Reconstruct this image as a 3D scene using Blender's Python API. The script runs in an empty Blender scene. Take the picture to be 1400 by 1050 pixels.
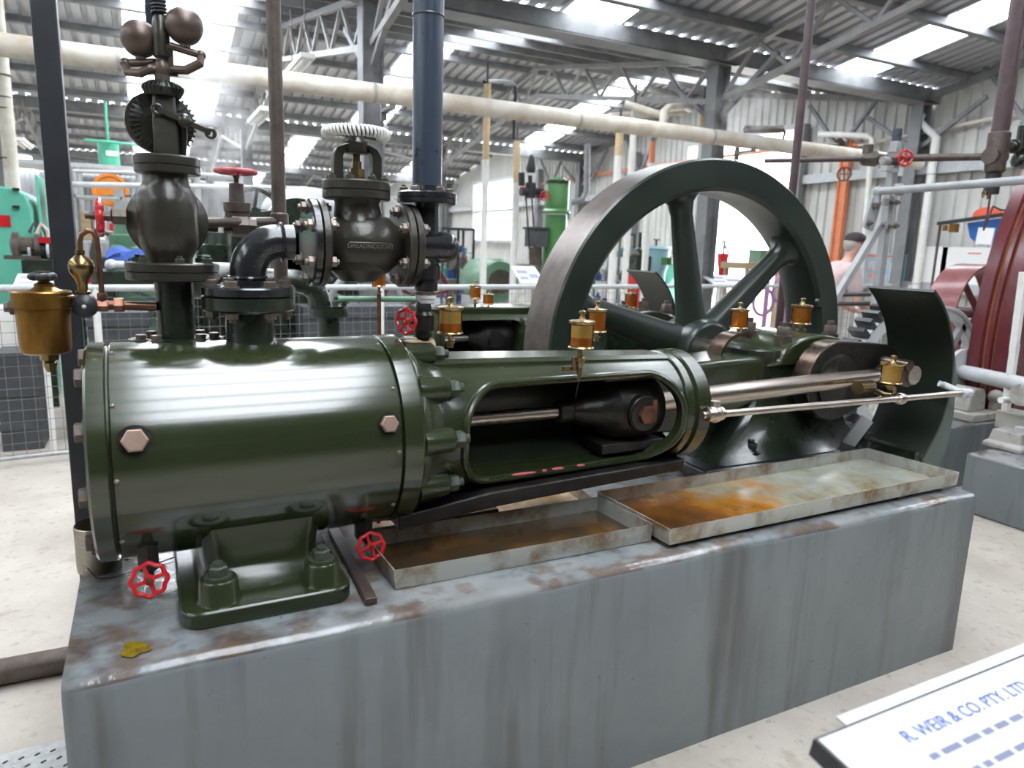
import bpy, bmesh, math, random
from mathutils import Vector as V, Matrix as MX, Quaternion
random.seed(7)
PI = math.pi
sc = bpy.context.scene
COL = sc.collection
R_ = math.radians
# ------------------------------------------------------------------ camera
F = 975.48; CAM = V((0, 0, 1.55))
def cam_axes(yaw=27.2835, pitch=-10.7337, roll=1.8227):
    y, p, r = R_(yaw), R_(pitch), R_(roll)
    fwd = V((math.sin(y)*math.cos(p), math.cos(y)*math.cos(p), math.sin(p)))
    rt = V((math.cos(y), -math.sin(y), 0)); up = rt.cross(fwd)
    return rt*math.cos(r)+up*math.sin(r), up*math.cos(r)-rt*math.sin(r), fwd
RT, UP, FW = cam_axes()
cd = bpy.data.cameras.new('camera'); cam = bpy.data.objects.new('camera', cd); COL.objects.link(cam)
cd.sensor_width = 36; cd.lens = F/1400*36; cd.clip_start = .05; cd.clip_end = 200
cam.matrix_world = MX(((RT.x, UP.x, -FW.x, CAM.x), (RT.y, UP.y, -FW.y, CAM.y), (RT.z, UP.z, -FW.z, CAM.z), (0, 0, 0, 1)))
cd.dof.use_dof = True; cd.dof.focus_distance = 2.25; cd.dof.aperture_fstop = 3.4
sc.camera = cam
def P(x, y, X=None, Y=None, Z=None):
    """world point seen at (x, y) of the photo on the plane X=, Y= or Z= """
    d = RT*((x-700)/F) - UP*((y-525)/F) + FW
    if X is not None: t = (X-CAM.x)/d.x
    elif Y is not None: t = (Y-CAM.y)/d.y
    else: t = (Z-CAM.z)/d.z
    return CAM + d*t
def px(n, p):  # n photo pixels at the depth of p, in metres
    return n*(V(p)-CAM).dot(FW)/F
# ------------------------------------------------------------------ materials
def mat(name, col, rough=.5, metal=0., col2=None, sc_=6., lo=.4, hi=.65, bump=0., bsc=40., rvar=0., coat=0., spec=.5, stretch=None):
    m = bpy.data.materials.new(name); m.use_nodes = True
    nt = m.node_tree; b = nt.nodes['Principled BSDF']; L = nt.links.new
    b.inputs['Base Color'].default_value = (*col, 1); b.inputs['Roughness'].default_value = rough
    b.inputs['Metallic'].default_value = metal; b.inputs['Coat Weight'].default_value = coat
    b.inputs['Coat Roughness'].default_value = .12; b.inputs['Specular IOR Level'].default_value = spec
    tc = nt.nodes.new('ShaderNodeTexCoord'); vec = tc.outputs['Object']
    if stretch:
        mp = nt.nodes.new('ShaderNodeMapping'); mp.inputs['Scale'].default_value = stretch
        L(vec, mp.inputs[0]); vec = mp.outputs[0]
    if col2 is not None:
        n = nt.nodes.new('ShaderNodeTexNoise'); n.inputs['Scale'].default_value = sc_; n.inputs['Detail'].default_value = 6; n.inputs['Roughness'].default_value = .65
        L(vec, n.inputs['Vector'])
        r = nt.nodes.new('ShaderNodeValToRGB'); r.color_ramp.elements[0].position = lo; r.color_ramp.elements[1].position = hi
        r.color_ramp.elements[0].color = (*col, 1); r.color_ramp.elements[1].color = (*col2, 1)
        L(n.outputs['Fac'], r.inputs[0]); L(r.outputs[0], b.inputs['Base Color'])
        if rvar:
            mr = nt.nodes.new('ShaderNodeMapRange'); mr.inputs['To Min'].default_value = rough; mr.inputs['To Max'].default_value = max(.02, rough+rvar)
            mr.inputs['From Min'].default_value = .3; mr.inputs['From Max'].default_value = .7
            L(n.outputs['Fac'], mr.inputs[0]); L(mr.outputs[0], b.inputs['Roughness'])
    if bump:
        n2 = nt.nodes.new('ShaderNodeTexNoise'); n2.inputs['Scale'].default_value = bsc; n2.inputs['Detail'].default_value = 4
        L(vec, n2.inputs['Vector'])
        bp = nt.nodes.new('ShaderNodeBump'); bp.inputs['Strength'].default_value = bump; bp.inputs['Distance'].default_value = .01
        L(n2.outputs['Fac'], bp.inputs['Height']); L(bp.outputs[0], b.inputs['Normal'])
    return m
def glass(name, col=(1, 1, 1), g=.12):
    m = bpy.data.materials.new(name); m.use_nodes = True; nt = m.node_tree; nt.nodes.clear()
    o = nt.nodes.new('ShaderNodeOutputMaterial'); t = nt.nodes.new('ShaderNodeBsdfTransparent'); t.inputs[0].default_value = (*col, 1)
    gl = nt.nodes.new('ShaderNodeBsdfGlossy'); gl.inputs['Roughness'].default_value = .03
    mx = nt.nodes.new('ShaderNodeMixShader'); fr = nt.nodes.new('ShaderNodeFresnel'); fr.inputs[0].default_value = 1.45
    nt.links.new(fr.outputs[0], mx.inputs[0]); nt.links.new(t.outputs[0], mx.inputs[1]); nt.links.new(gl.outputs[0], mx.inputs[2]); nt.links.new(mx.outputs[0], o.inputs[0])
    return m
def transl(name, col, tr=.6):
    """fibreglass skylight sheet: lets part of the sky straight through, scatters the rest"""
    m = bpy.data.materials.new(name); m.use_nodes = True; nt = m.node_tree; nt.nodes.clear()
    o = nt.nodes.new('ShaderNodeOutputMaterial'); t = nt.nodes.new('ShaderNodeBsdfTransparent'); t.inputs[0].default_value = (*col, 1)
    d = nt.nodes.new('ShaderNodeBsdfTranslucent'); d.inputs[0].default_value = (*col, 1)
    mx = nt.nodes.new('ShaderNodeMixShader'); mx.inputs[0].default_value = tr
    nt.links.new(d.outputs[0], mx.inputs[1]); nt.links.new(t.outputs[0], mx.inputs[2]); nt.links.new(mx.outputs[0], o.inputs[0])
    return m
M = {}
M['green'] = mat('gloss_green', (.0185, .0255, .0098), .2, col2=(.024, .032, .013), sc_=3, bump=.06, bsc=14, rvar=.08, coat=.2)
M['jacket'] = mat('jacket_green', (.0195, .0262, .0098), .14, col2=(.025, .034, .0135), sc_=2.5, bump=.03, bsc=9, rvar=.05, coat=.95, spec=.6, stretch=(.6, 2, 2))
M['dgreen'] = mat('dark_green', (.010, .0155, .009), .22, col2=(.0155, .023, .0135), sc_=5, bump=.10, bsc=30, rvar=.1, coat=.3)
M['wheel'] = mat('flywheel_green', (.0125, .019, .014), .28, col2=(.019, .027, .02), sc_=4, bump=.05, bsc=20, rvar=.1, coat=.2)
M['rim'] = mat('worn_rim_steel', (.085, .068, .060), .30, .7, col2=(.15, .125, .11), sc_=8, rvar=.1)
M['castgreen'] = mat('valve_olive_grey', (.029, .0265, .0195), .27, .25, col2=(.041, .038, .029), sc_=7, bump=.12, bsc=60, rvar=.12, coat=.15)
M['black'] = mat('gloss_black', (.012, .013, .015), .2, col2=(.022, .022, .024), sc_=9, bump=.06, bsc=30, coat=.3)
M['guardin'] = mat('oily_guard_green', (.006, .010, .006), .4, col2=(.009, .013, .008), sc_=8, bump=.1, bsc=40)
M['guardedge'] = mat('guard_edge_grey_green', (.10, .13, .11), .45, col2=(.095, .12, .10), sc_=6)
M['creamdirt'] = mat('dirty_cream_paint', (.36, .345, .31), .5, col2=(.20, .175, .14), sc_=9, lo=.45, hi=.7)
M['oilblack'] = mat('oily_black_iron', (.010, .010, .009), .28, .2, col2=(.022, .02, .016), sc_=14, bump=.25, bsc=50, rvar=.15)
M['bore'] = mat('bore_dark_green', (.016, .022, .014), .32, col2=(.03, .03, .02), sc_=7, bump=.1, bsc=30)
M['bluesteel'] = mat('blue_grey_paint', (.030, .042, .062), .25, col2=(.038, .052, .076), sc_=5, rvar=.06, coat=.2)
M['post'] = mat('black_post_paint', (.016, .018, .022), .4, col2=(.024, .026, .03), sc_=10)
M['steel'] = mat('bright_steel', (.58, .52, .48), .24, 1., col2=(.42, .35, .30), sc_=9, rvar=.15, stretch=(1, 6, 6))
M['rodsteel'] = mat('polished_rod_steel', (.60, .53, .48), .2, 1., col2=(.46, .38, .33), sc_=4, lo=.3, hi=.75, rvar=.08, stretch=(.4, 6, 6))
M['brownsteel'] = mat('oil_browned_steel', (.065, .046, .036), .24, .9, col2=(.15, .105, .08), sc_=8, rvar=.1)
M['bolt'] = mat('dull_bolt_steel', (.14, .12, .10), .42, .7, col2=(.24, .20, .17), sc_=30)
M['paintbolt'] = mat('painted_bolt', (.035, .045, .03), .3, col2=(.05, .06, .04), sc_=20)
M['copperplug'] = mat('copper_plug', (.36, .25, .20), .45, .8, col2=(.30, .20, .155), sc_=20, rvar=.1)
M['copper'] = mat('copper_pipe', (.15, .07, .045), .38, .8, col2=(.23, .11, .07), sc_=25)
M['brass'] = mat('brass', (.46, .35, .18), .22, 1., col2=(.30, .20, .08), sc_=18, rvar=.12)
M['oldbrass'] = mat('aged_brass', (.27, .145, .035), .28, .95, col2=(.19, .095, .022), sc_=10, rvar=.12, stretch=(3, 3, 1))
M['dbrass'] = mat('dark_brass', (.28, .20, .09), .26, .95, col2=(.18, .13, .06), sc_=14)
M['red'] = mat('red_enamel', (.55, .012, .02), .28, col2=(.40, .01, .015), sc_=20, coat=.3)
M['faded'] = mat('faded_red', (.50, .10, .11), .5, col2=(.42, .06, .07), sc_=30)
M['iron'] = mat('brown_cast_iron', (.085, .066, .055), .45, .5, col2=(.13, .105, .09), sc_=14, bump=.12, bsc=50)
M['ball'] = mat('governor_ball_iron', (.095, .07, .058), .4, .6, col2=(.14, .105, .09), sc_=9, bump=.08, bsc=40)
M['tin'] = mat('tin_can', (.36, .32, .26), .4, .9, col2=(.16, .12, .08), sc_=12, lo=.5, hi=.7)
M['galv'] = mat('galvanised', (.42, .43, .42), .45, .4, col2=(.30, .30, .29), sc_=25, bump=.03)
def amber(name, col, col2):
    m = mat(name, col2, .08, col2=col, sc_=30); nt = m.node_tree; b = nt.nodes['Principled BSDF']; o = nt.nodes['Material Output']
    t = nt.nodes.new('ShaderNodeBsdfTransparent'); t.inputs[0].default_value = (*col, 1); x = nt.nodes.new('ShaderNodeMixShader'); x.inputs[0].default_value = .62
    nt.links.new(t.outputs[0], x.inputs[1]); nt.links.new(b.outputs[0], x.inputs[2]); nt.links.new(x.outputs[0], o.inputs[0])
    return m
M['oil'] = amber('amber_oil', (.90, .42, .06), (.80, .26, .015))
M['paleoil'] = amber('pale_oil', (.98, .76, .24), (.94, .62, .14))
M['glass'] = glass('clear_glass')
M['white'] = mat('white_paint', (.78, .77, .74), .5, col2=(.70, .68, .63), sc_=8)
M['lag'] = mat('lagging_white', (.66, .62, .54), .6, col2=(.45, .36, .26), sc_=3.5, lo=.42, hi=.72)
M['yellowlag'] = mat('lagging_tan', (.60, .46, .28), .6, col2=(.50, .36, .2), sc_=7)
M['grey'] = mat('grey_paint', (.30, .31, .31), .5, col2=(.36, .37, .37), sc_=7)
M['lgrey'] = mat('pale_grey_paint', (.48, .50, .51), .45, col2=(.40, .41, .41), sc_=9)
M['dgrey'] = mat('charcoal_paint', (.05, .055, .06), .5, col2=(.07, .075, .08), sc_=8)
M['struct'] = mat('structural_steel', (.17, .175, .18), .5, .1, col2=(.24, .24, .245), sc_=4, bump=.03)
M['truss'] = mat('truss_steel', (.24, .24, .235), .5, .1, col2=(.31, .30, .29), sc_=5)
M['roof'] = mat('galvanised_roof', (.50, .51, .53), .42, .35, col2=(.40, .41, .43), sc_=.8, stretch=(1, .4, 1))
M['wall'] = mat('cream_cladding', (.60, .60, .57), .5, col2=(.52, .515, .48), sc_=1.2)
M['dark_wall'] = mat('far_cladding', (.30, .31, .32), .6, col2=(.24, .25, .26), sc_=1)
M['sky'] = transl('skylight_sheet', (.95, .97, 1.), .75)
M['teal'] = mat('teal_paint', (.10, .42, .30), .4, col2=(.13, .48, .35), sc_=3, coat=.2)
M['mint'] = mat('green_tank_paint', (.07, .36, .22), .4, col2=(.09, .42, .27), sc_=4)
M['orange'] = mat('orange_paint', (.72, .24, .03), .45, col2=(.62, .19, .02), sc_=5)
M['conduit'] = mat('orange_conduit', (.72, .25, .12), .5, col2=(.62, .2, .09), sc_=9)
M['bgreen'] = mat('bright_green', (.06, .19, .055), .35, col2=(.075, .23, .07), sc_=4, coat=.2)
M['midgreen'] = mat('motor_green', (.10, .20, .13), .4, col2=(.13, .24, .16), sc_=5)
M['maroon'] = mat('maroon_paint', (.095, .014, .019), .26, col2=(.13, .022, .027), sc_=4, coat=.15)
M['lmaroon'] = mat('dusty_maroon', (.26, .085, .085), .32, col2=(.33, .13, .125), sc_=5, coat=.2)
M['gold'] = mat('gold_lining', (.34, .15, .05), .4)
M['purple'] = mat('purple_brown_pipe', (.050, .028, .030), .4, col2=(.07, .04, .042), sc_=12)
M['mauve'] = mat('mauve_paint', (.42, .22, .42), .5)
M['skyblue'] = mat('pale_blue_paint', (.30, .50, .56), .45, col2=(.25, .43, .5), sc_=6)
M['blue'] = mat('blue_cloth', (.045, .10, .38), .8, col2=(.035, .08, .30), sc_=12)
M['signblue'] = mat('sign_blue', (.02, .12, .42), .45)
M['signred'] = mat('sign_orange_red', (.80, .13, .06), .45)
M['wood'] = mat('pale_timber', (.42, .30, .18), .6, col2=(.33, .22, .12), sc_=4, stretch=(1, 8, 8))
M['darkbar'] = mat('rust_bar', (.055, .042, .038), .45, .4, col2=(.085, .065, .055), sc_=14)
M['belt'] = mat('leather_belt', (.20, .19, .18), .5, col2=(.26, .24, .22), sc_=4)
M['board'] = mat('board_paper', (.47, .475, .475), .5)
M['boardink'] = mat('board_ink', (.03, .07, .25), .6)
M['boardtext'] = mat('board_text', (.14, .15, .22), .6)
M['paper'] = mat('paper', (.85, .85, .83), .5)
M['ink'] = mat('blue_ink', (.05, .12, .40), .6)
M['greyink'] = mat('grey_ink', (.30, .32, .45), .6)
M['picture'] = mat('printed_pictures', (.45, .55, .62), .5, col2=(.62, .30, .22), sc_=7, lo=.45, hi=.6)
M['wire'] = mat('mesh_wire', (.20, .20, .20), .4, .3)
M['skin'] = mat('skin', (.62, .36, .27), .5)
M['hair'] = mat('grey_hair', (.38, .34, .30), .7)
M['shirt'] = mat('pink_shirt', (.60, .46, .45), .85, col2=(.52, .40, .39), sc_=8)
M['cap'] = mat('dark_cap', (.045, .03, .035), .8)
M['trousers'] = mat('grey_trousers', (.16, .17, .20), .8)
# ------------------------------------------------------------------ mesh builder
ORG = {}
def frame(ax):
    ax = V(ax).normalized(); t = V((0, 0, 1)) if abs(ax.z) < .9 else V((1, 0, 0))
    u = t.cross(ax).normalized(); return ax, u, ax.cross(u)
class B:
    def __init__(s): s.bm = bmesh.new()
    def ring(s, c, u, v, r, n, r2=None, ph=0):
        r2 = r if r2 is None else r2
        return [s.bm.verts.new(c+u*(r*math.cos(ph+2*PI*i/n))+v*(r2*math.sin(ph+2*PI*i/n))) for i in range(n)]
    def bridge(s, a, b, closed=True):
        n = len(a)
        for i in range(n if closed else n-1):
            j = (i+1) % n
            try: s.bm.faces.new((a[i], a[j], b[j], b[i]))
            except ValueError: pass
    def cap(s, a, flip=False):
        try: s.bm.faces.new(a[::-1] if flip else a)
        except ValueError: pass
    def lathe(s, o, ax, prof, n=32, caps=True, ph=0):
        o = V(o); ax, u, v = frame(ax); prev = None
        for k, (t, r) in enumerate(prof):
            rg = s.ring(o+ax*t, u, v, max(r, 1e-4), n, ph=ph)
            if prev: s.bridge(prev, rg)
            elif caps: s.cap(rg, True)
            prev = rg
        if caps: s.cap(prev)
        return s
    def cyl(s, a, b, r, r2=None, n=20):
        a, b = V(a), V(b); L = (b-a).length
        return s.lathe(a, b-a, [(0, r), (L, r if r2 is None else r2)], n)
    def hex(s, o, ax, r, h):
        return s.lathe(o, ax, [(0, r), (h*.85, r), (h, r*.86)], 6)
    def bolt(s, o, ax, r, h, stud=True):
        ax = V(ax).normalized(); o = V(o)
        s.cyl(o, o+ax*h*.14, r*1.25, n=16); s.hex(o+ax*h*.14, ax, r, h*.75)
        if stud: s.cyl(o+ax*h*.8, o+ax*h*1.3, r*.5, n=10)
        return s
    def box(s, c, d, rz=0, rot=None):
        c = V(c); m = rot or MX.Rotation(rz, 3, 'Z'); d = V(d)*.5
        vs = [s.bm.verts.new(c+m@V((x*d.x, y*d.y, z*d.z))) for z in (-1, 1) for y in (-1, 1) for x in (-1, 1)]
        for f in ((0, 2, 3, 1), (4, 5, 7, 6), (0, 1, 5, 4), (2, 6, 7, 3), (0, 4, 6, 2), (1, 3, 7, 5)): s.bm.faces.new([vs[i] for i in f])
        return s
    def bar(s, a, b, w, h, up=(0, 0, 1)):
        a, b = V(a), V(b); x = (b-a); L = x.length; x.normalize(); y = V(up).cross(x)
        if y.length < 1e-4: y = V((0, 1, 0)).cross(x)
        y.normalize(); z = x.cross(y)
        return s.box((a+b)/2, (L, w, h), rot=MX((x, y, z)).transposed())
    def sph(s, c, r, n=24, m=14, sc=(1, 1, 1), rot=None):
        c = V(c); prev = None; rot = rot or MX.Identity(3)
        for k in range(m+1):
            a = -PI/2+PI*k/m; rr = max(math.cos(a)*r, r*.004)
            rg = [s.bm.verts.new(c+rot@V((rr*math.cos(2*PI*i/n)*sc[0], rr*math.sin(2*PI*i/n)*sc[1], r*math.sin(a)*sc[2]))) for i in range(n)]
            if prev: s.bridge(prev, rg)
            else: s.cap(rg, True)
            prev = rg
        s.cap(prev); return s
    def tube(s, pts, r, n=10, closed=False, flat=1.):
        pts = [V(p) for p in pts]; N = len(pts); u = None; rings = []
        for i, p in enumerate(pts):
            a = pts[(i-1) % N] if (i > 0 or closed) else p; b = pts[(i+1) % N] if (i < N-1 or closed) else p
            t = (b-a).normalized()
            if u is None: _, u, _v = frame(t)
            u = (u-t*u.dot(t)).normalized(); v = t.cross(u)
            rr = r[i] if isinstance(r, (list, tuple)) else r
            rings.append(s.ring(p, u, v, rr, n, rr*flat))
        for i in range(N-1): s.bridge(rings[i], rings[i+1])
        if closed: s.bridge(rings[-1], rings[0])
        else: s.cap(rings[0], True); s.cap(rings[-1])
        return s
    def torus(s, c, ax, R, r, n=40, m=10, lobes=0, la=0):
        c = V(c); ax, u, v = frame(ax)
        pts = [c+(u*math.cos(2*PI*i/n)+v*math.sin(2*PI*i/n))*(R+la*math.cos(lobes*2*PI*i/n)) for i in range(n)]
        return s.tube(pts, r, m, True)
    def prism(s, pts, vec):
        vec = V(vec); a = [s.bm.verts.new(V(p)) for p in pts]; b = [s.bm.verts.new(V(p)+vec) for p in pts]
        s.cap(a, True); s.cap(b); s.bridge(a, b); return s
    def loft(s, secs, caps=True, closed=True):
        rings = [[s.bm.verts.new(V(p)) for p in sec] for sec in secs]
        for a, b in zip(rings, rings[1:]): s.bridge(a, b, closed)
        if caps: s.cap(rings[0], True); s.cap(rings[-1])
        return s
    def sheet(s, rows):
        rings = [[s.bm.verts.new(V(p)) for p in r] for r in rows]
        for a, b in zip(rings, rings[1:]): s.bridge(a, b, False)
        return s
    def build(s, name, m, parent=None, bev=0, seg=2, ang=35, solid=0):
        bm = s.bm; bmesh.ops.recalc_face_normals(bm, faces=bm.faces[:])
        me = bpy.data.meshes.new(name)
        if parent is not None: org = ORG[parent]
        else:
            xs = [v.co for v in bm.verts]
            org = V(((min(p.x for p in xs)+max(p.x for p in xs))/2, (min(p.y for p in xs)+max(p.y for p in xs))/2, min(p.z for p in xs)))
        for v in bm.verts: v.co -= org
        for f in bm.faces: f.smooth = True
        bm.normal_update(); lim = R_(ang)
        for e in bm.edges:
            if len(e.link_faces) == 2 and e.calc_face_angle(0) > lim: e.smooth = False
        bm.to_mesh(me); bm.free(); me.materials.append(M[m] if isinstance(m, str) else m)
        o = bpy.data.objects.new(name, me); COL.objects.link(o)
        ORG[o] = org
        if parent is not None: o.parent = parent
        else: o.location = org
        if solid:
            md = o.modifiers.new('solid', 'SOLIDIFY'); md.thickness = solid; md.offset = 0
        if bev:
            md = o.modifiers.new('bevel', 'BEVEL'); md.width = bev; md.segments = seg; md.limit_method = 'ANGLE'; md.angle_limit = R_(40); md.harden_normals = False
        return o
def thing(name, label, cat, loc, group=None):
    o = bpy.data.objects.new(name, None); COL.objects.link(o); o.location = V(loc); o.empty_display_size = .1
    o['label'] = label; o['category'] = cat; ORG[o] = V(loc)
    if group: o['group'] = group
    return o
def tag(o, label, cat, group=None, kind=None):
    o['label'] = label; o['category'] = cat
    if group: o['group'] = group
    if kind: o['kind'] = kind
    return o
def struct(o, label=None):
    o['kind'] = 'structure'
    if label: o['label'] = label
    return o
def freeze(o):
    """apply the modifiers of o"""
    bpy.context.view_layer.update(); dg = bpy.context.evaluated_depsgraph_get()
    me = bpy.data.meshes.new_from_object(o.evaluated_get(dg)); o.modifiers.clear(); o.data = me; return o
def cut(o, cutters):
    for c in cutters:
        md = o.modifiers.new('cut', 'BOOLEAN'); md.operation = 'DIFFERENCE'; md.object = c; md.solver = 'EXACT'
    freeze(o)
    for c in cutters: bpy.data.objects.remove(c)
    me = o.data; bm = bmesh.new(); bm.from_mesh(me); bm.normal_update()
    for f in bm.faces: f.smooth = True
    for e in bm.edges: e.smooth = not (len(e.link_faces) == 2 and e.calc_face_angle(0) > R_(32))
    bm.to_mesh(me); bm.free()
    return o
def text(name, s, size, org, xdir, ydir, m, parent, ext=.0005):
    c = bpy.data.curves.new(name, 'FONT'); c.body = s; c.size = size; c.extrude = ext; c.align_x = 'CENTER'; c.align_y = 'CENTER'
    o = bpy.data.objects.new(name, c); COL.objects.link(o)
    bpy.context.view_layer.update(); dg = bpy.context.evaluated_depsgraph_get()
    me = bpy.data.meshes.new_from_object(o.evaluated_get(dg)); bpy.data.objects.remove(o)
    x = V(xdir).normalized(); y = V(ydir).normalized(); z = x.cross(y); mt = MX((x, y, z)).transposed()
    for v in me.vertices: v.co = mt@v.co + V(org) - ORG[parent]
    me.materials.clear(); me.materials.append(M[m]); t = bpy.data.objects.new(name, me); COL.objects.link(t); t.parent = parent
    return t
def handwheel(parent, c, ax, R, m='red', r=None, spokes=5, lobes=10, name='handwheel', hub='brass'):
    r = r or R*.13; c = V(c); a, u, v = frame(ax); b = B()
    b.torus(c, ax, R-r, r, n=60, m=10, lobes=lobes, la=R*.05)
    for k in range(spokes):
        t = 2*PI*k/spokes+.3; d = u*math.cos(t)+v*math.sin(t)
        b.tube([c+d*R*.2, c+d*R*.6, c+d*(R-r)], [R*.13, R*.1, R*.13], 8)
    b.cyl(c-a*R*.18, c+a*R*.18, R*.28, n=16)
    o = b.build(name, m, parent)
    if hub:
        B().hex(c-a*R*.3, a, R*.17, R*.6).build('hub_nut', hub, o if o.parent and not (o.parent.parent) else parent)
    return o
def oil_cup(parent, top, r, h, low=.05, fill=.9, oil='oil', name='oil_cup'):
    """glass oil cup; top = centre of the lid, h = glass height, low = stem length under the cup"""
    t = V(top); b0 = t-V((0, 0, h)); b = B()
    b.lathe(b0-V((0, 0, low)), (0, 0, 1), [(0, r*.3), (low*.3, r*.3), (low*.32, r*.42), (low*.5, r*.42), (low*.52, r*.2), (low*.9, r*.22), (low*.93, r*.95), (low*.97, r*1.06), (low, r*1.06), (low+h*.05, r*.98)], 20)
    c = b.build(name, 'brass', parent)
    B().lathe(b0, (0, 0, 1), [(h*.05, r*.97), (h*.95, r*.97)], 24, caps=False).build('glass', 'glass', c)
    if oil == 'two':
        B().lathe(b0, (0, 0, 1), [(h*.07, r*.86), (h*.38, r*.86)], 24).build('oil', 'oil', c)
        B().lathe(b0, (0, 0, 1), [(h*.39, r*.86), (h*.88, r*.86)], 24).build('oil', 'paleoil', c)
    else: B().lathe(b0, (0, 0, 1), [(h*.07, r*.86), (h*fill, r*.86)], 24).build('oil', oil, c)
    B().lathe(t-V((0, 0, h*.07)), (0, 0, 1), [(0, r*1.02), (h*.04, r*1.07), (h*.11, r*1.07), (h*.13, r*.9), (h*.17, r*.28), (h*.30, r*.17), (h*.38, r*.17), (h*.40, r*.3), (h*.48, r*.3), (h*.52, r*.12)], 20).build('lid', 'brass', c)
    B().cyl(b0+V((0, 0, h*.1)), b0+V((0, 0, h)), r*.1, n=8).build('needle', 'brass', c)
    return c
def arc(c, u, v, R, a0, a1, n):
    return [V(c)+V(u)*(R*math.cos(R_(a0+(a1-a0)*i/n)))+V(v)*(R*math.sin(R_(a0+(a1-a0)*i/n))) for i in range(n+1)]
X1, Y1, Z1 = V((1, 0, 0)), V((0, 1, 0)), V((0, 0, 1))
# ------------------------------------------------------------------ world
w = bpy.data.worlds.new('world'); sc.world = w; w.use_nodes = True
bg = w.node_tree.nodes['Background']; bg.inputs[0].default_value = (.93, .965, 1, 1); bg.inputs[1].default_value = 12.0
sc.view_settings.view_transform = 'Standard'; sc.view_settings.look = 'None'; sc.view_settings.gamma = 1; sc.view_settings.exposure = .24
sc.cycles.volume_bounces = 3
# ------------------------------------------------------------------ shed
XL, XR, ZV, PT = -9.0, 11.3, 4.2, math.tan(R_(10))
VAL = [-12.3, -2.3, 7.7, 17.7, 27.7, 37.7]
SKYX = [(-9.0, -8.3), (-4.58, -3.8), (-.08, 1.55), (4.42, 5.22), (8.92, 9.72)]
def ribs(x0, x1, pitch=.205, h=.05):
    n = max(1, round((x1-x0)/pitch)); p = (x1-x0)/n; out = [(x0, 0)]
    for i in range(n):
        a = x0+i*p; out += [(a+p*.28, 0), (a+p*.33, h), (a+p*.67, h), (a+p*.72, 0)]
    return out+[(x1, 0)]
wn = [0]
def roof_slope(ya, za, yb, zb, idx):
    lo = XL; b = B()
    d = V((0, yb-ya, zb-za)).normalized(); nrm = V((0, -d.z, d.y))
    if nrm.z < 0: nrm = -nrm
    spans = []
    for s in (SKYX if idx > 1 else [])+[(XR, XR)]:  # unseen bay behind the camera gets no skylights, to keep reflections dark
        if s[0] > lo: spans.append((lo, s[0]))
        lo = s[1]
    A, E = V((0, ya, za)), V((0, yb, zb))
    for x0, x1 in spans:
        rr = ribs(x0, x1); b.sheet([[A+X1*x+nrm*z for x, z in rr], [E+X1*x+nrm*z for x, z in rr]])
    struct(b.build('ceiling', 'roof', ang=20))
    for x0, x1 in (SKYX if idx > 1 else []):
        rr = ribs(x0-.04, x1+.04, .21); q = B(); q.sheet([[A+X1*x+nrm*(z+.004) for x, z in rr], [E+X1*x+nrm*(z+.004) for x, z in rr]])
        wn[0] += 1; struct(q.build('window_%d' % wn[0], 'sky', ang=20))
        if -13 < ya < 22 and x0 > -6:
            l = bpy.data.lights.new('skylight_portal', 'AREA'); l.shape = 'RECTANGLE'; l.size = x1-x0; l.size_y = (E-A).length; l.cycles.is_portal = True
            o = bpy.data.objects.new('skylight_portal', l); COL.objects.link(o); o.location = (A+E)/2+X1*(x0+x1)/2+nrm*.06
            o.rotation_euler = (math.atan2(d.z, d.y), 0, 0)
    p = B(); n = 5
    for k in range(n):
        c = A+(E-A)*((k+.35)/n); c = c-nrm*.06+X1*((XL+XR)/2); rot = MX.Rotation(math.atan2(d.z, d.y), 3, 'X')
        p.box(c, (XR-XL, .02, .11), rot=rot)
        p.box(c+rot@V((0, .03, .05)), (XR-XL, .07, .012), rot=rot); p.box(c+rot@V((0, .03, -.05)), (XR-XL, .07, .012), rot=rot)
    struct(p.build('trim_%d' % (idx+1), 'struct'))
for i in range(5):
    y0, y1 = VAL[i], VAL[i+1]; ym = (y0+y1)/2; zr = ZV+5*PT
    roof_slope(y0+.07, ZV+.07*PT, ym, zr, 2*i); roof_slope(ym, zr, y1-.07, ZV+.07*PT, 2*i+1)
    for x in (-2.47, 2.21, 6.89):
        for s, (ya, za, yb, zb) in enumerate(((y0+.1, ZV-.14, ym, zr-.14), (ym, zr-.14, y1-.1, ZV-.14))):
            b = B(); a, e = V((x, ya, za)), V((x, yb, zb)); dn = V((0, 0, -.5))
            b.bar(a, e, .07, .07); b.bar(a+dn, e+dn, .07, .07)
            n = 9
            for k in range(n):
                q0 = a+(e-a)*(k/n)+(dn if k % 2 else V((0, 0, 0))); q1 = a+(e-a)*((k+1)/n)+(V((0, 0, 0)) if k % 2 else dn)
                b.bar(q0, q1, .042, .042, up=(1, 0, 0))
            struct(b.build('trim_%d' % (20+i), 'truss'))
for i, y in enumerate(VAL[1:-1]):
    b = B(); b.box((1.15, y, ZV-.20), (XR-XL, .30, .02)); b.box((1.15, y-.14, ZV-.10), (XR-XL, .02, .2)); b.box((1.15, y+.14, ZV-.10), (XR-XL, .02, .2))
    struct(b.build('trim_%d' % (40+i), 'struct'))
    if y < 0: continue
    for x in (-2.47, 2.21, 6.89, 11.1):
        b = B()
        for s in (-1, 1): b.box((x+s*.105, y, 2.0), (.014, .2, 4.0))
        b.box((x, y, 2.0), (.2, .012, 4.0)); b.box((x, y, .01), (.34, .34, .02)); b.box((x, y, 3.99), (.3, .3, .02))
        for sy in (-1, 1): b.bar((x, y+sy*.1, 3.35), (x, y+sy*1.0, 3.95), .06, .06)
        struct(b.build('trim_%d' % (60+i), 'struct'))
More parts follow.
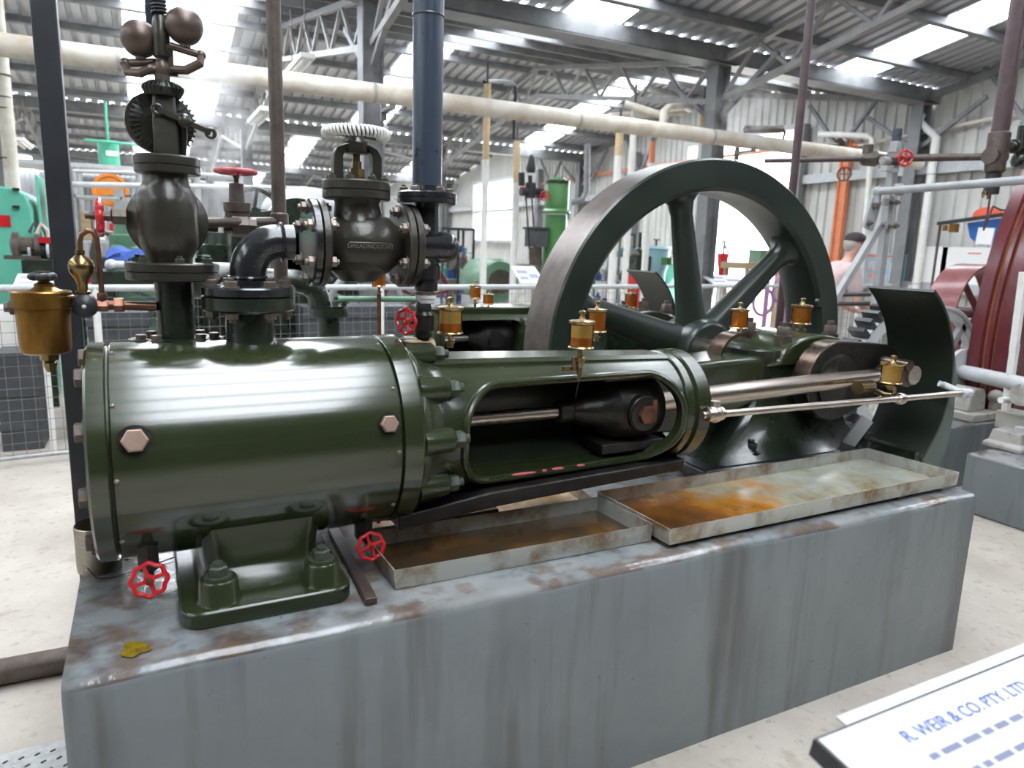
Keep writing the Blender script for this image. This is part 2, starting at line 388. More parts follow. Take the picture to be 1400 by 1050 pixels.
# floor
def floor_mat():
    m = mat('concrete_floor', (.33, .295, .25), .62, col2=(.46, .42, .365), sc_=1.9, lo=.32, hi=.66, bump=.12, bsc=35)
    nt = m.node_tree; bs = nt.nodes['Principled BSDF']; L = nt.links.new
    src = bs.inputs['Base Color'].links[0].from_socket; tc = [n for n in nt.nodes if n.type == 'TEX_COORD'][0]
    for s, lo, hi, c in ((9, .60, .70, (.27, .225, .175)), (70, .66, .72, (.13, .11, .09)), (26, .60, .70, (.24, .20, .16)), (.7, .55, .75, (.36, .32, .275))):
        n = nt.nodes.new('ShaderNodeTexNoise'); n.inputs['Scale'].default_value = s; n.inputs['Detail'].default_value = 5; L(tc.outputs['Object'], n.inputs['Vector'])
        r = nt.nodes.new('ShaderNodeMapRange'); r.inputs['From Min'].default_value = lo; r.inputs['From Max'].default_value = hi; r.inputs['To Max'].default_value = .5; L(n.outputs['Fac'], r.inputs[0])
        x = nt.nodes.new('ShaderNodeMix'); x.data_type = 'RGBA'; x.inputs['B'].default_value = (*c, 1); L(r.outputs[0], x.inputs['Factor']); L(src, x.inputs['A']); src = x.outputs['Result']
    L(src, bs.inputs['Base Color']); return m
M['floor'] = floor_mat()
struct(B().box((4, 14, -.1), (40, 62, .2)).build('floor', 'floor'))
# walls
def roofz(y):
    for a, b in zip(VAL, VAL[1:]):
        if a <= y <= b: return ZV+(5-abs(y-(a+b)/2))*PT
    return ZV
def wall_side(name, X, openings, inward):
    b = B(); y = VAL[0]
    while y < VAL[-1]-.01:
        segs = [(0, None)]
        for (ya, yb, za, zb) in openings:
            if ya-.01 <= y < yb-.1: segs = ([(0, za)] if za > 0 else [])+[(zb, None)]
        for z0, z1 in segs:
            r0 = [(0, 0), (.10, 0), (.112, .042), (.188, .042), (.2, 0)]
            b.sheet([[(X-inward*h, y+t, z0) for t, h in r0], [(X-inward*h, y+t, (z1 if z1 else roofz(y+t)+.03)) for t, h in r0]])
        y += .2
    return struct(b.build(name, 'wall', ang=20))
DOOR = (10.3, 13.3, 0, 3.95); WIN = (21.9, 25.3, 1.85, 3.85)
wall_side('wall_right', XR, [DOOR, WIN], -1)
wall_side('wall_left', XL, [], 1)
def wall_end(name, Y):
    pts = ribs(XL, XR, .2); return struct(B().sheet([[(x, Y+z, 0) for x, z in pts], [(x, Y+z, ZV+.06) for x, z in pts]]).build(name, 'dark_wall', ang=20))
wall_end('wall_back', VAL[-1]); wall_end('wall_front', VAL[0])
def doorframe(name, o):
    ya, yb, za, zb = o; b = B()
    for y in (ya-.05, yb+.05): b.box((XR-.06, y, (za+zb)/2), (.14, .1, zb-za))
    b.box((XR-.06, (ya+yb)/2, zb+.05), (.14, yb-ya+.2, .1))
    if za > 0:
        b.box((XR-.06, (ya+yb)/2, za-.05), (.14, yb-ya+.2, .1)); b.box((XR-.06, (ya+yb)/2, (za*.5+zb*.5)), (.06, yb-ya, .12))
    return struct(b.build(name, 'lgrey'))
doorframe('door_1', DOOR); doorframe('window_90', WIN)
for (ya, yb, za, zb) in (DOOR, WIN):
    l = bpy.data.lights.new('door_portal', 'AREA'); l.shape = 'RECTANGLE'; l.size = zb-za; l.size_y = yb-ya; l.cycles.is_portal = True
    o = bpy.data.objects.new('door_portal', l); COL.objects.link(o); o.location = (XR+.1, (ya+yb)/2, (za+zb)/2); o.rotation_euler = (0, R_(90), 0)
b = B()
for z in (1.15, 3.0):
    for ya, yb in ((VAL[0], DOOR[0]-.1), (DOOR[1]+.1, WIN[0]-.1), (WIN[1]+.1, VAL[-1])): b.box((XR-.10, (ya+yb)/2, z), (.10, yb-ya, .16))
struct(b.build('trim_80', 'lgrey'))
b = B()
for y in (2.7, 5.2, 10.05, 15.2, 20.2):
    b.box((XR-.16, y, 2.0), (.16, .2, 4.0))
struct(b.build('trim_81', 'struct'))
# wind braces high on the end wall
b = B()
for y in (3.2, 5.3, 8.4, 14.2, 16.4, 18.6):
    zt = roofz(y+.6)-.1; b.bar((XR-.22, y, zt-.02), (XR-.22, y+.75, 3.45), .06, .06); b.bar((XR-.22, y+.75, 3.45), (XR-.22, y+1.5, zt-.02), .06, .06)
b.bar((XR-.22, 2.7, ZV+5*PT-.12), (XR-.22, 7.6, ZV-.12), .09, .10); b.bar((XR-.22, 7.8, ZV-.12), (XR-.22, 12.7, ZV+5*PT-.12), .09, .10); b.bar((XR-.22, 12.7, ZV+5*PT-.12), (XR-.22, 17.6, ZV-.12), .09, .10)
struct(b.build('trim_82', 'struct'))
# ------------------------------------------------------------------ plinths
def plinth_mat():
    m = mat('painted_plinth', (.150, .168, .176), .30, col2=(.185, .204, .212), sc_=2.2, lo=.35, hi=.7, bump=.35, bsc=13, rvar=.1)
    nt = m.node_tree; bs = nt.nodes['Principled BSDF']; L = nt.links.new
    src = bs.inputs['Base Color'].links[0].from_socket; tc = [n for n in nt.nodes if n.type == 'TEX_COORD'][0]
    geo = nt.nodes.new('ShaderNodeNewGeometry'); sp = nt.nodes.new('ShaderNodeSeparateXYZ'); L(geo.outputs['Normal'], sp.inputs[0])
    up = nt.nodes.new('ShaderNodeMath'); up.operation = 'GREATER_THAN'; up.inputs[1].default_value = .4; L(sp.outputs['Z'], up.inputs[0])
    def layer(src, scale, lo, hi, c, amt, mask=None, det=6):
        mp = nt.nodes.new('ShaderNodeMapping'); mp.inputs['Scale'].default_value = scale; L(tc.outputs['Object'], mp.inputs[0])
        n = nt.nodes.new('ShaderNodeTexNoise'); n.inputs['Scale'].default_value = 1; n.inputs['Detail'].default_value = det; L(mp.outputs[0], n.inputs['Vector'])
        r = nt.nodes.new('ShaderNodeMapRange'); r.inputs['From Min'].default_value = lo; r.inputs['From Max'].default_value = hi; r.inputs['To Max'].default_value = amt; L(n.outputs['Fac'], r.inputs[0])
        f = r.outputs[0]
        if mask is not None:
            mu = nt.nodes.new('ShaderNodeMath'); mu.operation = 'MULTIPLY'; L(f, mu.inputs[0]); L(mask, mu.inputs[1]); f = mu.outputs[0]
        x = nt.nodes.new('ShaderNodeMix'); x.data_type = 'RGBA'; x.inputs['B'].default_value = (*c, 1); L(f, x.inputs['Factor']); L(src, x.inputs['A']); return x.outputs['Result']
    src = layer(src, (5, 5, .35), .55, .75, (.050, .052, .048), .8)          # runs down the faces
    src = layer(src, (2.5, 2.5, 1.2), .58, .72, (.22, .235, .24), .55)         # scuffs
    src = layer(src, (7, 9, 7), .48, .66, (.055, .036, .026), .9, up.outputs[0])   # oily grime on top
    src = layer(src, (2.2, 3, 2), .45, .62, (.24, .245, .24), .7, up.outputs[0])
    src = layer(src, (11, 11, .8), .55, .72, (.075, .07, .06), .7)
    src = layer(src, (34, 34, 34), .68, .74, (.06, .05, .04), .5)
    src = layer(src, (9, 12, 9), .50, .62, (.10, .065, .045), .75, up.outputs[0])
    mr = nt.nodes.new('ShaderNodeMapRange'); mr.inputs['To Min'].default_value = .34; mr.inputs['To Max'].default_value = .15; L(up.outputs[0], mr.inputs[0]); L(mr.outputs[0], bs.inputs['Roughness'])
    L(src, bs.inputs['Base Color']); return m
M['plinth'] = plinth_mat()
ZP = .666
def plinth(name, x0, x1, y0, y1, z, label, bev=.012, wob=.004):
    b = B(); nx = max(2, int((x1-x0)/.08)); secs = []
    random.seed(int(x0*100)+5)
    for i in range(nx+1):
        x = x0+(x1-x0)*i/nx; j = wob*(math.sin(x*5.1)+math.sin(x*11.7+1)+.6*math.sin(x*23+2))*.4; jz = wob*(math.sin(x*7.3+2)+.7*math.sin(x*17))*.3
        secs.append([(x, y0+j*.3, 0), (x, y0+j, z*.5), (x, y0+j, z-.03+jz), (x, y0+.004+j, z-.012+jz), (x, y0+.013+j, z-.003+jz), (x, y0+.03+j, z+jz), (x, y0+.10, z+jz*.4), (x, (y0+y1)/2, z), (x, y1, z), (x, y1, 0)])
    b.loft(secs); return tag(b.build(name, 'plinth', bev=0, ang=60), label, 'plinth')
plinth('concrete_plinth', -.195, 2.85, 1.532, 2.66, ZP, 'long grey painted concrete plinth carrying the front green steam engine')
plinth('concrete_plinth', -.1, 3.3, 3.25, 4.5, ZP, 'grey concrete plinth behind the flywheel under the rear green engine')
# ------------------------------------------------------------------ the engine
YC, ZC, RC = 2.0, 1.018, .2726
SX, SZ = 2.66, 1.03
def cy(x, ang, r, yc=YC, s=1):  # point on a circle round the cylinder axis; ang 0 faces the camera side, 90 is up
    return V((x, yc-s*r*math.cos(R_(ang)), ZC+r*math.sin(R_(ang))))
def cn(ang, s=1): return V((0, -s*math.cos(R_(ang)), math.sin(R_(ang))))
def racetrack(x0, x1, z0, z1, r, n=10):
    pts = []
    for cx, cz, a0 in ((x1-r, z1-r, 0), (x0+r, z1-r, 90), (x0+r, z0+r, 180), (x1-r, z0+r, 270)):
        for k in range(n+1):
            a = R_(a0+90*k/n); pts.append((cx+r*math.cos(a), cz+r*math.sin(a)))
    return pts
PROF = [(.64, .262), (.655, .258), (.672, .244), (.69, .230), (.715, .217), (.75, .209), (.80, .204), (.95, .199), (1.2, .193), (1.607, .184)]
def prof_r(x):
    for (a, ra), (b_, rb) in zip(PROF, PROF[1:]):
        if a <= x <= b_: return ra+(rb-ra)*(x-a)/(b_-a)
    return PROF[-1][1] if x > 1 else PROF[0][1]
def guide_frame(root, yc, s):
    o = B().lathe((0, yc, ZC), X1, PROF, 72).build('guide_frame', 'green', root)
    bore = B().lathe((0, yc, ZC), X1, [(.662, .152), (1.66, .152)], 56).build('bore', 'bore', root)
    trk = racetrack(.790, 1.585, ZC-.158, ZC+.132, .125)
    win = B().prism([(x, yc, z) for x, z in trk], (0, -.4 if s > 0 else -.4, 0)).build('win', 'bore', root)
    o.data.materials.append(M['bore']); bore.data.materials.clear(); bore.data.materials.append(M['bore']); win.data.materials.clear(); win.data.materials.append(M['green'])
    cut(o, [bore, win])  # window only on the outer side
    # bore faces get the bore_dark_green material
    for p in o.data.polygons:
        c = p.center+ORG[root]; r = math.hypot(c.y-yc, c.z-ZC); p.material_index = 1 if (r < .1525 and c.x > .66) else 0
    for sd in (1,):
        pts = []
        for x, z in racetrack(.783, 1.592, ZC-.166, ZC+.139, .132, 12):
            rr = prof_r(x); dz = max(-rr*.98, min(rr*.98, z-ZC)); pts.append((x, yc-sd*math.sqrt(rr*rr-dz*dz), ZC+dz))
        B().tube(pts, .0125, 10, True).build('window_rim', 'green', o)
    return o
def top_rail(root, yc):
    secs = []
    for x, hw, z in ((.60, .10, 1.236), (.68, .095, 1.228), (.9, .085, 1.224), (1.3, .075, 1.214), (1.60, .07, 1.206)):
        secs.append([(x, yc-hw, z-.08), (x, yc-hw, z-.012), (x, yc-hw+.012, z), (x, yc+hw-.012, z), (x, yc+hw, z-.012), (x, yc+hw, z-.08)])
    return B().loft(secs).build('top_rail', 'green', root)
def keel(root, yc):
    secs = [[(x, yc-hw, z0), (x, yc-hw, z1), (x, yc+hw, z1), (x, yc+hw, z0)] for x, hw, z0, z1 in ((.60, .17, .755, .80), (.9, .15, .775, .825), (1.3, .14, .79, .835), (1.66, .13, .80, .842))]
    return B().loft(secs).build('bottom_rail', 'oilblack', root, bev=.006)
def end_ring(root, yc):
    return B().lathe((0, yc, ZC), X1, [(1.600, .150), (1.602, .188), (1.606, .192), (1.632, .192), (1.637, .184), (1.645, .184), (1.650, .196), (1.700, .196), (1.710, .188), (1.713, .150)], 72, caps=False).build('end_ring', 'green', root)
def bayonet(root, yc, s, x0=0):
    """the bed casting that runs from the guide to the main bearing on the wheel side, with its foot"""
    g = s
    secs = []
    for x, ya, yb, z0, z1 in ((max(x0, 1.60), .02, .20, .90, 1.150), (max(x0+.05, 1.80), .06, .27, .88, 1.142), (max(x0+.12, 2.05), .14, .36, .90, 1.136), (2.3, .20, .46, .93, 1.13), (2.48, .22, .50, .93, 1.125)):
        y0, y1 = yc+g*ya, yc+g*yb
        secs.append([(x, y0, z0), (x, y0, z1-.015), (x, y0+g*.015, z1), (x, y1-g*.015, z1), (x, y1, z1-.015), (x, y1, z0)])
    bed = B().loft(secs).build('bed_casting', 'green', root, bev=.008)
    # pedestal
    p = B(); secs = []
    for z, x0, x1, ya, yb in ((ZP+.05, 2.0, 2.98, .06, .58), (ZP+.08, 2.06, 2.94, .10, .56), (ZP+.14, 2.16, 2.90, .15, .54), (ZP+.22, 2.24, 2.88, .18, .53), (.96, 2.28, 2.90, .2, .52), (1.06, 2.30, 2.94, .2, .52), (1.15, 2.30, 2.94, .2, .52)):
        c = .05; y0, y1 = yc+g*ya, yc+g*yb
        secs.append([(x0+c, y0, z), (x1-c, y0, z), (x1, y0+g*c, z), (x1, y1-g*c, z), (x1-c, y1, z), (x0+c, y1, z), (x0, y1-g*c, z), (x0, y0+g*c, z)])
    ped = p.loft(secs).build('bearing_pedestal', 'dgreen', root)
    f = B().box((2.47, yc+g*.32, ZP+.025), (1.10, .58, .05)).build('base_flange', 'black', root, bev=.01)
    for x, dy in ((2.24, .125), (2.90, .08)):
        B().cyl((x, yc+g*dy, ZP+.05), (x, yc+g*dy, ZP+.075), .042).bolt((x, yc+g*dy, ZP+.075), Z1, .026, .04).build('base_bolt', 'black', f)
    # main bearing cap
    b = B(); prof = []
    for k in range(13):
        a = R_(180-15*k); prof.append((SX+.235*math.cos(a), 1.11+.105*math.sin(a)))
    prof = [(2.36, 1.085)]+prof+[(2.96, 1.085)]
    cap_ = B().prism([(x, yc+g*.18, z) for x, z in prof], (0, g*.34, 0)).build('bearing_cap', 'green', root, bev=.012)
    B().lathe((SX, yc+g*.15, SZ), Y1*g, [(0, .10), (.0, .145), (.03, .15), (.05, .15)], 40).build('bearing_collar', 'brownsteel', root)
    for x, dy in ((2.50, .25), (2.80, .25), (2.50, .45), (2.82, .45)):
        zt = 1.17 if abs(x-SX) > .12 else 1.21
        B().cyl((x, yc+g*dy, zt), (x, yc+g*dy, zt+.035), .036).bolt((x, yc+g*dy, zt+.035), Z1, .03, .05).build('cap_bolt', 'iron', cap_)
    return bed
def running_gear(root, yc, s):
    B().cyl((.66, yc, ZC), (1.32, yc, ZC), .022, n=24).build('piston_rod', 'steel', root)
    B().lathe((0, yc, ZC), X1, [(.66, .10), (.70, .10), (.705, .06), (.76, .055)], 32).build('gland', 'oilblack', root)
    ch = B(); ch.lathe((0, yc, ZC), X1, [(1.20, .028), (1.205, .038), (1.25, .038), (1.255, .03), (1.28, .045), (1.31, .055), (1.36, .065), (1.40, .105), (1.50, .115), (1.58, .105)], 36)
    ch.box((1.47, yc, ZC+.125), (.26, .16, .035)).box((1.47, yc, ZC-.125), (.26, .16, .035))
    ch.cyl((1.475, yc-.125, ZC), (1.475, yc+.125, ZC), .062, n=32)
    c = ch.build('crosshead', 'oilblack', root, bev=.004)
    B().lathe((1.475, yc-s*.125, ZC), (0, -s, 0), [(0, .058), (.004, .058), (.006, .05)], 28).build('pin_washer', 'oilblack', c)
    B().hex((1.475, yc-s*.131, ZC), (0, -s, 0), .034, .016).box((1.50, yc-s*.137, ZC+.012), (.018, .012, .075)).build('crosshead_pin', 'copper', c)
    # connecting rod
    a, e = V((1.50, yc, ZC)), V((2.93, yc-s*.02, SZ+.035))
    u = (e-a).normalized(); L = (e-a).length
    rod = B(); rod.lathe(a, u, [(0, .05), (.10, .05), (.14, .037), (.5, .041), (.9, .038), (L-.13, .031), (L-.10, .033)], 28)
    cr = rod.build('connecting_rod', 'rodsteel', root)
    be = B(); be.lathe(e-u*.12, u, [(0, .032), (.02, .05), (.03, .05)], 24); be.cyl(e+V((0, -.052, 0)), e+V((0, .052, 0)), .055, n=28); be.build('big_end', 'brownsteel', cr, bev=.004)
    B().cyl(e+V((-.03, -.07*s, .045)), e+V((-.03, .06, .045)), .024, n=20).build('strap_bolt', 'brownsteel', cr)
    # crank web
    sx, px_, R1, R2 = SX-.02, 2.95, .175, .115
    c0, c1 = V((sx, 0, SZ)), V((px_, 0, SZ+.035)); dvec = (c1-c0); al = math.atan2(dvec.z, dvec.x); be_ = math.acos((R1-R2)/dvec.length)
    pts = [(c0.x+R1*math.cos(al+be_+(2*PI-2*be_)*k/28), c0.z+R1*math.sin(al+be_+(2*PI-2*be_)*k/28)) for k in range(29)]
    pts += [(c1.x+R2*math.cos(al-be_+2*be_*k/20), c1.z+R2*math.sin(al-be_+2*be_*k/20)) for k in range(21)]
    cw = B().prism([(x, yc+s*.06, z) for x, z in pts], (0, s*.09, 0)).build('crank_web', 'brownsteel', root, bev=.008)
    cw.data.materials.append(M['oilblack'])
    for p in cw.data.polygons: p.material_index = 1 if abs(p.normal.y) > .9 else 0
    B().lathe((sx, yc+s*.06, SZ), (0, -s, 0), [(0, .12), (.012, .12), (.016, .112)], 40).build('crank_boss', 'oilblack', cw)
    B().cyl((2.95, yc+s*.06, SZ+.035), (2.95, yc-s*.085, SZ+.035), .042, n=24).build('crank_pin', 'steel', cw)
    pass
    return cw
def splash_guard(yc, s, label):
    sec = lambda t: [(SX+.0+(.478+t)*math.cos(R_(a)), SZ+(.478+t)*math.sin(R_(a))) for a in range(-44, 58, 4)]
    i, o_ = sec(0), sec(.012)
    poly = i+o_[::-1]; y0 = yc-s*.13
    b = B(); b.loft([[(x, y0+s*d, z) for x, z in poly] for d in (0, .31)])
    b2 = sec(.012); b3 = [(SX+(.478+.012+.003+.085*max(0, min(1, (15-a)/50)))*math.cos(R_(a)), SZ+(.478+.012+.003+.085*max(0, min(1, (15-a)/50)))*math.sin(R_(a))) for a in range(-44, 58, 4)]
    t = thing('splash_guard', label, 'guard', (SX+.40, yc, ZP))
    B().loft([[(x, y0+s*d, z) for x, z in poly] for d in (0, .31)]).build('curved_plate', 'guardin', t)
    fl = b2[:]+[(x if z > .95 else x+(.95-z)*.12, z) for x, z in b3][::-1]
    B().loft([[(x, y0+s*d, z) for x, z in fl] for d in (0, .012)]).build('edge_flange', 'guardedge', t)
    zb = i[0][1]
    B().box((SX+.35, yc+s*.02, (ZP+zb)/2+.012), (.07, .28, zb-ZP+.03)).build('foot', 'dgreen', t)
    return t
def bosses(root, yc, s, parent):
    for a in (38, 2, -34, 74, -70, 110, 146, 180, -106, -142):
        p = cy(.645, a, .232, yc, s)
        B().lathe(p, X1, [(0, .042), (.03, .036), (.085, .034), (.092, .028)], 20).build('stud_boss', 'green', parent)
        B().hex(p+X1*.092, X1, .025, .03).cyl(p+X1*.12, p+X1*.137, .013, n=12).build('stud_nut', 'paintbolt', parent)
def engine(yc, s, label):
    root = thing('steam_engine', label, 'steam engine', (1.2, yc, ZP))
    j = B().lathe((0, yc, ZC), X1, [(-.088, RC-.004), (-.085, RC), (.575, RC), (.578, RC-.004)], 128).build('cylinder_jacket', 'jacket', root)
    B().lathe((0, yc, ZC), X1, [(-.1, RC-.012), (.6, RC-.012)], 96).build('cylinder_body', 'oilblack', root)
    ec = B().lathe((0, yc, ZC), X1, [(-.138, .2), (-.138, RC-.006), (-.132, RC+.001), (-.097, RC+.001), (-.093, RC-.004)], 128).build('end_cover', 'jacket', root)
    for k in range(10):
        p = cy(-.138, 26+36*k, .236, yc, s); B().bolt(p, -X1, .023, .022, False).build('cover_bolt', 'iron', ec)
    fl = B().lathe((0, yc, ZC), X1, [(.582, RC-.004), (.585, RC+.001), (.634, RC+.003), (.643, RC-.004), (.6435, .2)], 128).build('cylinder_flange', 'jacket', root)
    if s > 0:
        for k in range(10):
            a = 36*k
            for x in (-.080, .566):
                p = cy(x, a, RC-.001, yc, s); B().sph(p, .0065, 12, 8).build('rivet', 'bolt', j)
        for x, a in ((-.04, 18.4), (.541, 16.2)):
            p = cy(x, a, RC-.006, yc, s); n = cn(a, s)
            B().cyl(p, p+n*.0075, .036 if x < 0 else .030, n=28).build('plug_recess', 'oilblack', j)
            B().hex(p+n*.005, n, .028 if x < 0 else .024, .02).build('hex_plug', 'copperplug', j)
        bosses(root, yc, s, fl)
    # pedestal foot
    foot = B(); trk = racetrack(.03, .425, 1.652, 2.348, .05, 8)
    foot.prism([(x, y, ZP-.002) for x, y in trk], (0, 0, .042))
    secs = []
    for z, x0, x1, hw in ((ZP+.035, .065, .395, .27), (ZP+.055, .085, .375, .235), (ZP+.085, .095, .365, .215), (ZP+.13, .09, .37, .215), (.86, .08, .38, .22)):
        secs.append([(x0+.03, yc-hw, z), (x1-.03, yc-hw, z), (x1, yc-hw+.03, z), (x1, yc+hw-.03, z), (x1-.03, yc+hw, z), (x0+.03, yc+hw, z), (x0, yc+hw-.03, z), (x0, yc-hw+.03, z)])
    if s > 0:
        foot.loft(secs); ft = foot.build('pedestal_foot', 'green', root, bev=.006)
        for q in (P(300, 818, Z=ZP+.04), P(440, 793, Z=ZP+.04)):
            q = V((q.x, q.y, ZP+.035)); B().lathe(q, Z1, [(0, .056), (.012, .047), (.055, .044), (.06, .040)], 28).build('bolt_boss', 'green', ft)
            B().cyl(q+Z1*.06, q+Z1*.066, .031).hex(q+Z1*.066, Z1, .023, .024).cyl(q+Z1*.086, q+Z1*.098, .012).build('foot_bolt', 'paintbolt', ft)
    else:
        b = B(); b.loft([[(p.x, p.y+yc-2.0, p.z) for p in [V(q) for q in sec]] for sec in [[(x, y-yc+2.0, z) for x, y, z in se] for se in secs]]); b.build('pedestal_foot', 'green', root)
    guide_frame(root, yc, s); top_rail(root, yc); keel(root, yc); end_ring(root, yc); bayonet(root, yc, s); running_gear(root, yc, s)
    return root
eng = engine(YC, 1, 'glossy green horizontal steam engine bolted on the long front plinth')
def rear_engine(yc, label):
    root = thing('steam_engine', label, 'steam engine', (2.1, yc, ZP))
    o = B().lathe((0, yc, ZC), X1, [(1.40, .19), (1.41, .2), (1.45, .2), (1.46, .192), (2.04, .184), (2.05, .195), (2.11, .195), (2.12, .15)], 64).build('guide_frame', 'green', root)
    bore = B().lathe((0, yc, ZC), X1, [(1.43, .152), (2.2, .152)], 48).build('bore', 'bore', root)
    win = B().prism([(x, yc, z) for x, z in racetrack(1.48, 2.02, ZC-.15, ZC+.12, .1)], (0, -.4, 0)).build('win', 'bore', root)
    cut(o, [bore, win]); o.data.materials.append(M['bore'])
    for p in o.data.polygons:
        c = p.center+ORG[root]; p.material_index = 1 if (math.hypot(c.y-yc, c.z-ZC) < .1525 and c.x > 1.42) else 0
    B().box((1.75, yc, ZC+.165), (.74, .22, .055)).build('top_rail', 'green', root, bev=.01)
    B().box((1.75, yc, ZC-.17), (.74, .26, .05)).build('bottom_rail', 'dgreen', root, bev=.01)
    B().cyl((1.3, yc, ZC), (1.75, yc, ZC), .022).build('piston_rod', 'steel', root)
    B().lathe((0, yc, ZC), X1, [(1.70, .04), (1.74, .06), (1.78, .10), (1.9, .11), (1.96, .1)], 28).cyl((1.84, yc-.12, ZC), (1.84, yc+.12, ZC), .05).build('crosshead', 'oilblack', root)
    B().loft([[(x, yc+sy*hw, z) for x, sy in ((1.45, -1), (1.75, -1), (1.75, 1), (1.45, 1))] for z, hw in ((ZP, .28), (ZP+.05, .28), (ZP+.06, .2), (.86, .16))]).build('pedestal_foot', 'dgreen', root)
    global PEDX
    bayonet(root, yc, -1, x0=1.98)
    e = V((2.93, yc, SZ+.035)); B().cyl((1.9, yc, ZC), e, .04).build('connecting_rod', 'rodsteel', root)
    cw = B().prism([(SX-.02+.17*math.cos(R_(a)), yc-.06, SZ+.17*math.sin(R_(a))) for a in range(50, 311, 10)]+[(2.95+.115*math.cos(R_(a)), yc-.06, SZ+.035+.115*math.sin(R_(a))) for a in range(-90, 91, 10)], (0, -.09, 0)).build('crank_web', 'brownsteel', root, bev=.008)
    B().cyl(e-Y1*.1, e+Y1*.12, .05).build('crank_pin', 'steel', cw)
    return root
rear = rear_engine(3.9, 'shorter green steam engine on the far side of the big flywheel')
splash_guard(YC, 1, 'curved dark green splash guard around the crank of the front engine')
splash_guard(3.9, -1, 'small looking curved green splash guard seen through the flywheel spokes')
# red paint worn through on the window's lower lip
random.seed(3)
for x0, L in ((1.02, .10), (1.15, .05), (1.24, .035), (1.10, .02)):
    rr = prof_r(x0); z = ZC-.172; pts = []
    n = 10
    for k in range(n):
        t = 2*PI*k/n; pts.append((x0+L/2*math.cos(t)*random.uniform(.7, 1.1), z+.006*math.sin(t)*random.uniform(.6, 1.2)))
    q = V((x0, YC-math.sqrt(rr*rr-.166**2), ZC-.166)); B().sph(q+V((0, -.0085, .0068)), 1, 16, 8, (L/2, .0055, .005)).build('worn_red_patch', 'faded', eng)

# oil cups of the front engine
oil_cup(eng, P(616, 421, Y=2.0), px(17, P(616, 440, Y=2.0)), px(34, P(616, 440, Y=2.0)), .045, oil='two')
oil_cup(eng, P(817, 424, Y=2.06), px(13, P(817, 440, Y=2.06)), px(29, P(817, 440, Y=2.06)), .035)
q = P(796, 440, Y=1.79); oc = oil_cup(eng, q, px(17, q), px(35, q), .06, oil='two')
q2 = P(793, 490, Y=1.79)
B().cyl(P(793, 478, Y=1.79), P(792, 512, Y=1.79), .009).cyl(P(792, 512, Y=1.79), P(791, 519, Y=1.79), .005).box(P(780, 504, Y=1.80), (.05, .012, .012)).cyl(P(785, 488, Y=1.79), P(785, 506, Y=1.79), .007).tube([P(792, 518, Y=1.79), P(789, 532, Y=1.81), P(787, 544, Y=1.86)], .0018, 6).build('drip_feed', 'dbrass', oc)
for x, y, r in ((1012, 424, 12), (1097, 418, 13.5)):
    q = P(x, y, Y=2.4); oil_cup(eng, q, px(r, q), px(24, q), .05)
q = P(1221, 497, Y=1.80); oc = oil_cup(eng, q, px(14.5, q), px(26, q), .03, oil='paleoil')
B().tube([P(1222, 528, Y=1.80), P(1222, 540, Y=1.80), P(1210, 540, Y=1.84), P(1195, 533, Y=1.9), P(1185, 530, Y=1.95)], .010, 10).cyl(P(1172, 530, Y=1.88), P(1190, 528, Y=1.90), .026).build('oil_pipe', 'dbrass', oc)
# thin bright rail in front of the connecting rod
r0, r1 = P(960, 568, Y=1.78), P(1322, 537, Y=1.78)
rl = B().cyl(r0, r1, .0125, n=18).build('hand_rail', 'steel', eng)
q = P(977, 566, Y=1.78)
B().cyl(q-X1*.035, q+X1*.03, .024).sph(q, .030).tube([q+V((0, 0, 0)), q+V((.0, .05, -.02)), q+V((.02, .13, -.06))], .018, 12).cyl(q+V((0, 0, .02)), q+V((0, .0, .045)), .016).build('rail_bracket', 'steel', rl)
q = P(1231, 545, Y=1.78); B().cyl(q-X1*.014, q+X1*.014, .022).sph(q, .024).build('rail_clamp', 'steel', rl)
q = P(1318, 538, Y=1.78)
B().sph(q, .022).cyl(q-X1*.02, q+X1*.035, .02).cyl(q+V((0, 0, .0)), q+V((.01, .10, .02)), .014).build('rail_end', 'lgrey', rl)
B().tube([q+V((.01, .09, .02)), q+V((-.02, .10, .025)), P(1286, 524, Y=1.88)], .012, 10).build('rail_strut', 'lgrey', rl)
B().bar((2.78, 2.09, .70), (2.86, 2.05, .85), .012, .06).build('drip_plate', 'grey', eng)
# drain cocks
for x, y, R, Y in ((204, 793, 25, 1.745), (507, 747, 20, 1.79)):
    q = P(x, y, Y=Y); R = px(R, q)
    d = B(); d.tube([q+V((0, .10, .14)), q+V((0, .09, .05)), q+V((0, .06, .01)), q+V((0, .0, 0))], [.014, .016, .016, .007], 14).lathe(q+V((0, .075, .02)), Z1, [(-.03, .014), (-.02, .026), (.03, .026), (.05, .018)], 6)
    dv = d.build('drain_cock', 'oilblack', eng)
    handwheel(dv, q, (0, -1, .25), R, spokes=4, lobes=8)
# little copper drain tube under the guide
B().tube([P(630, 668, Y=1.93), P(632, 690, Y=1.9), P(626, 706, Y=1.88), P(600, 700, Y=1.88), P(575, 690, Y=1.9)], .006, 8).cyl(P(630, 668, Y=1.93), P(630, 674, Y=1.93), .012).build('drain_tube', 'copper', eng)
q = P(1012, 492, Y=2.28)
B().loft([[q+V((math.cos(R_(a))*r_, dy, math.sin(R_(a))*r_)) for r_, dy in ((.105, 0), (.118, 0), (.118, .085), (.105, .085))] for a in range(60, 186, 7)]).build('eccentric_strap', 'brownsteel', eng)
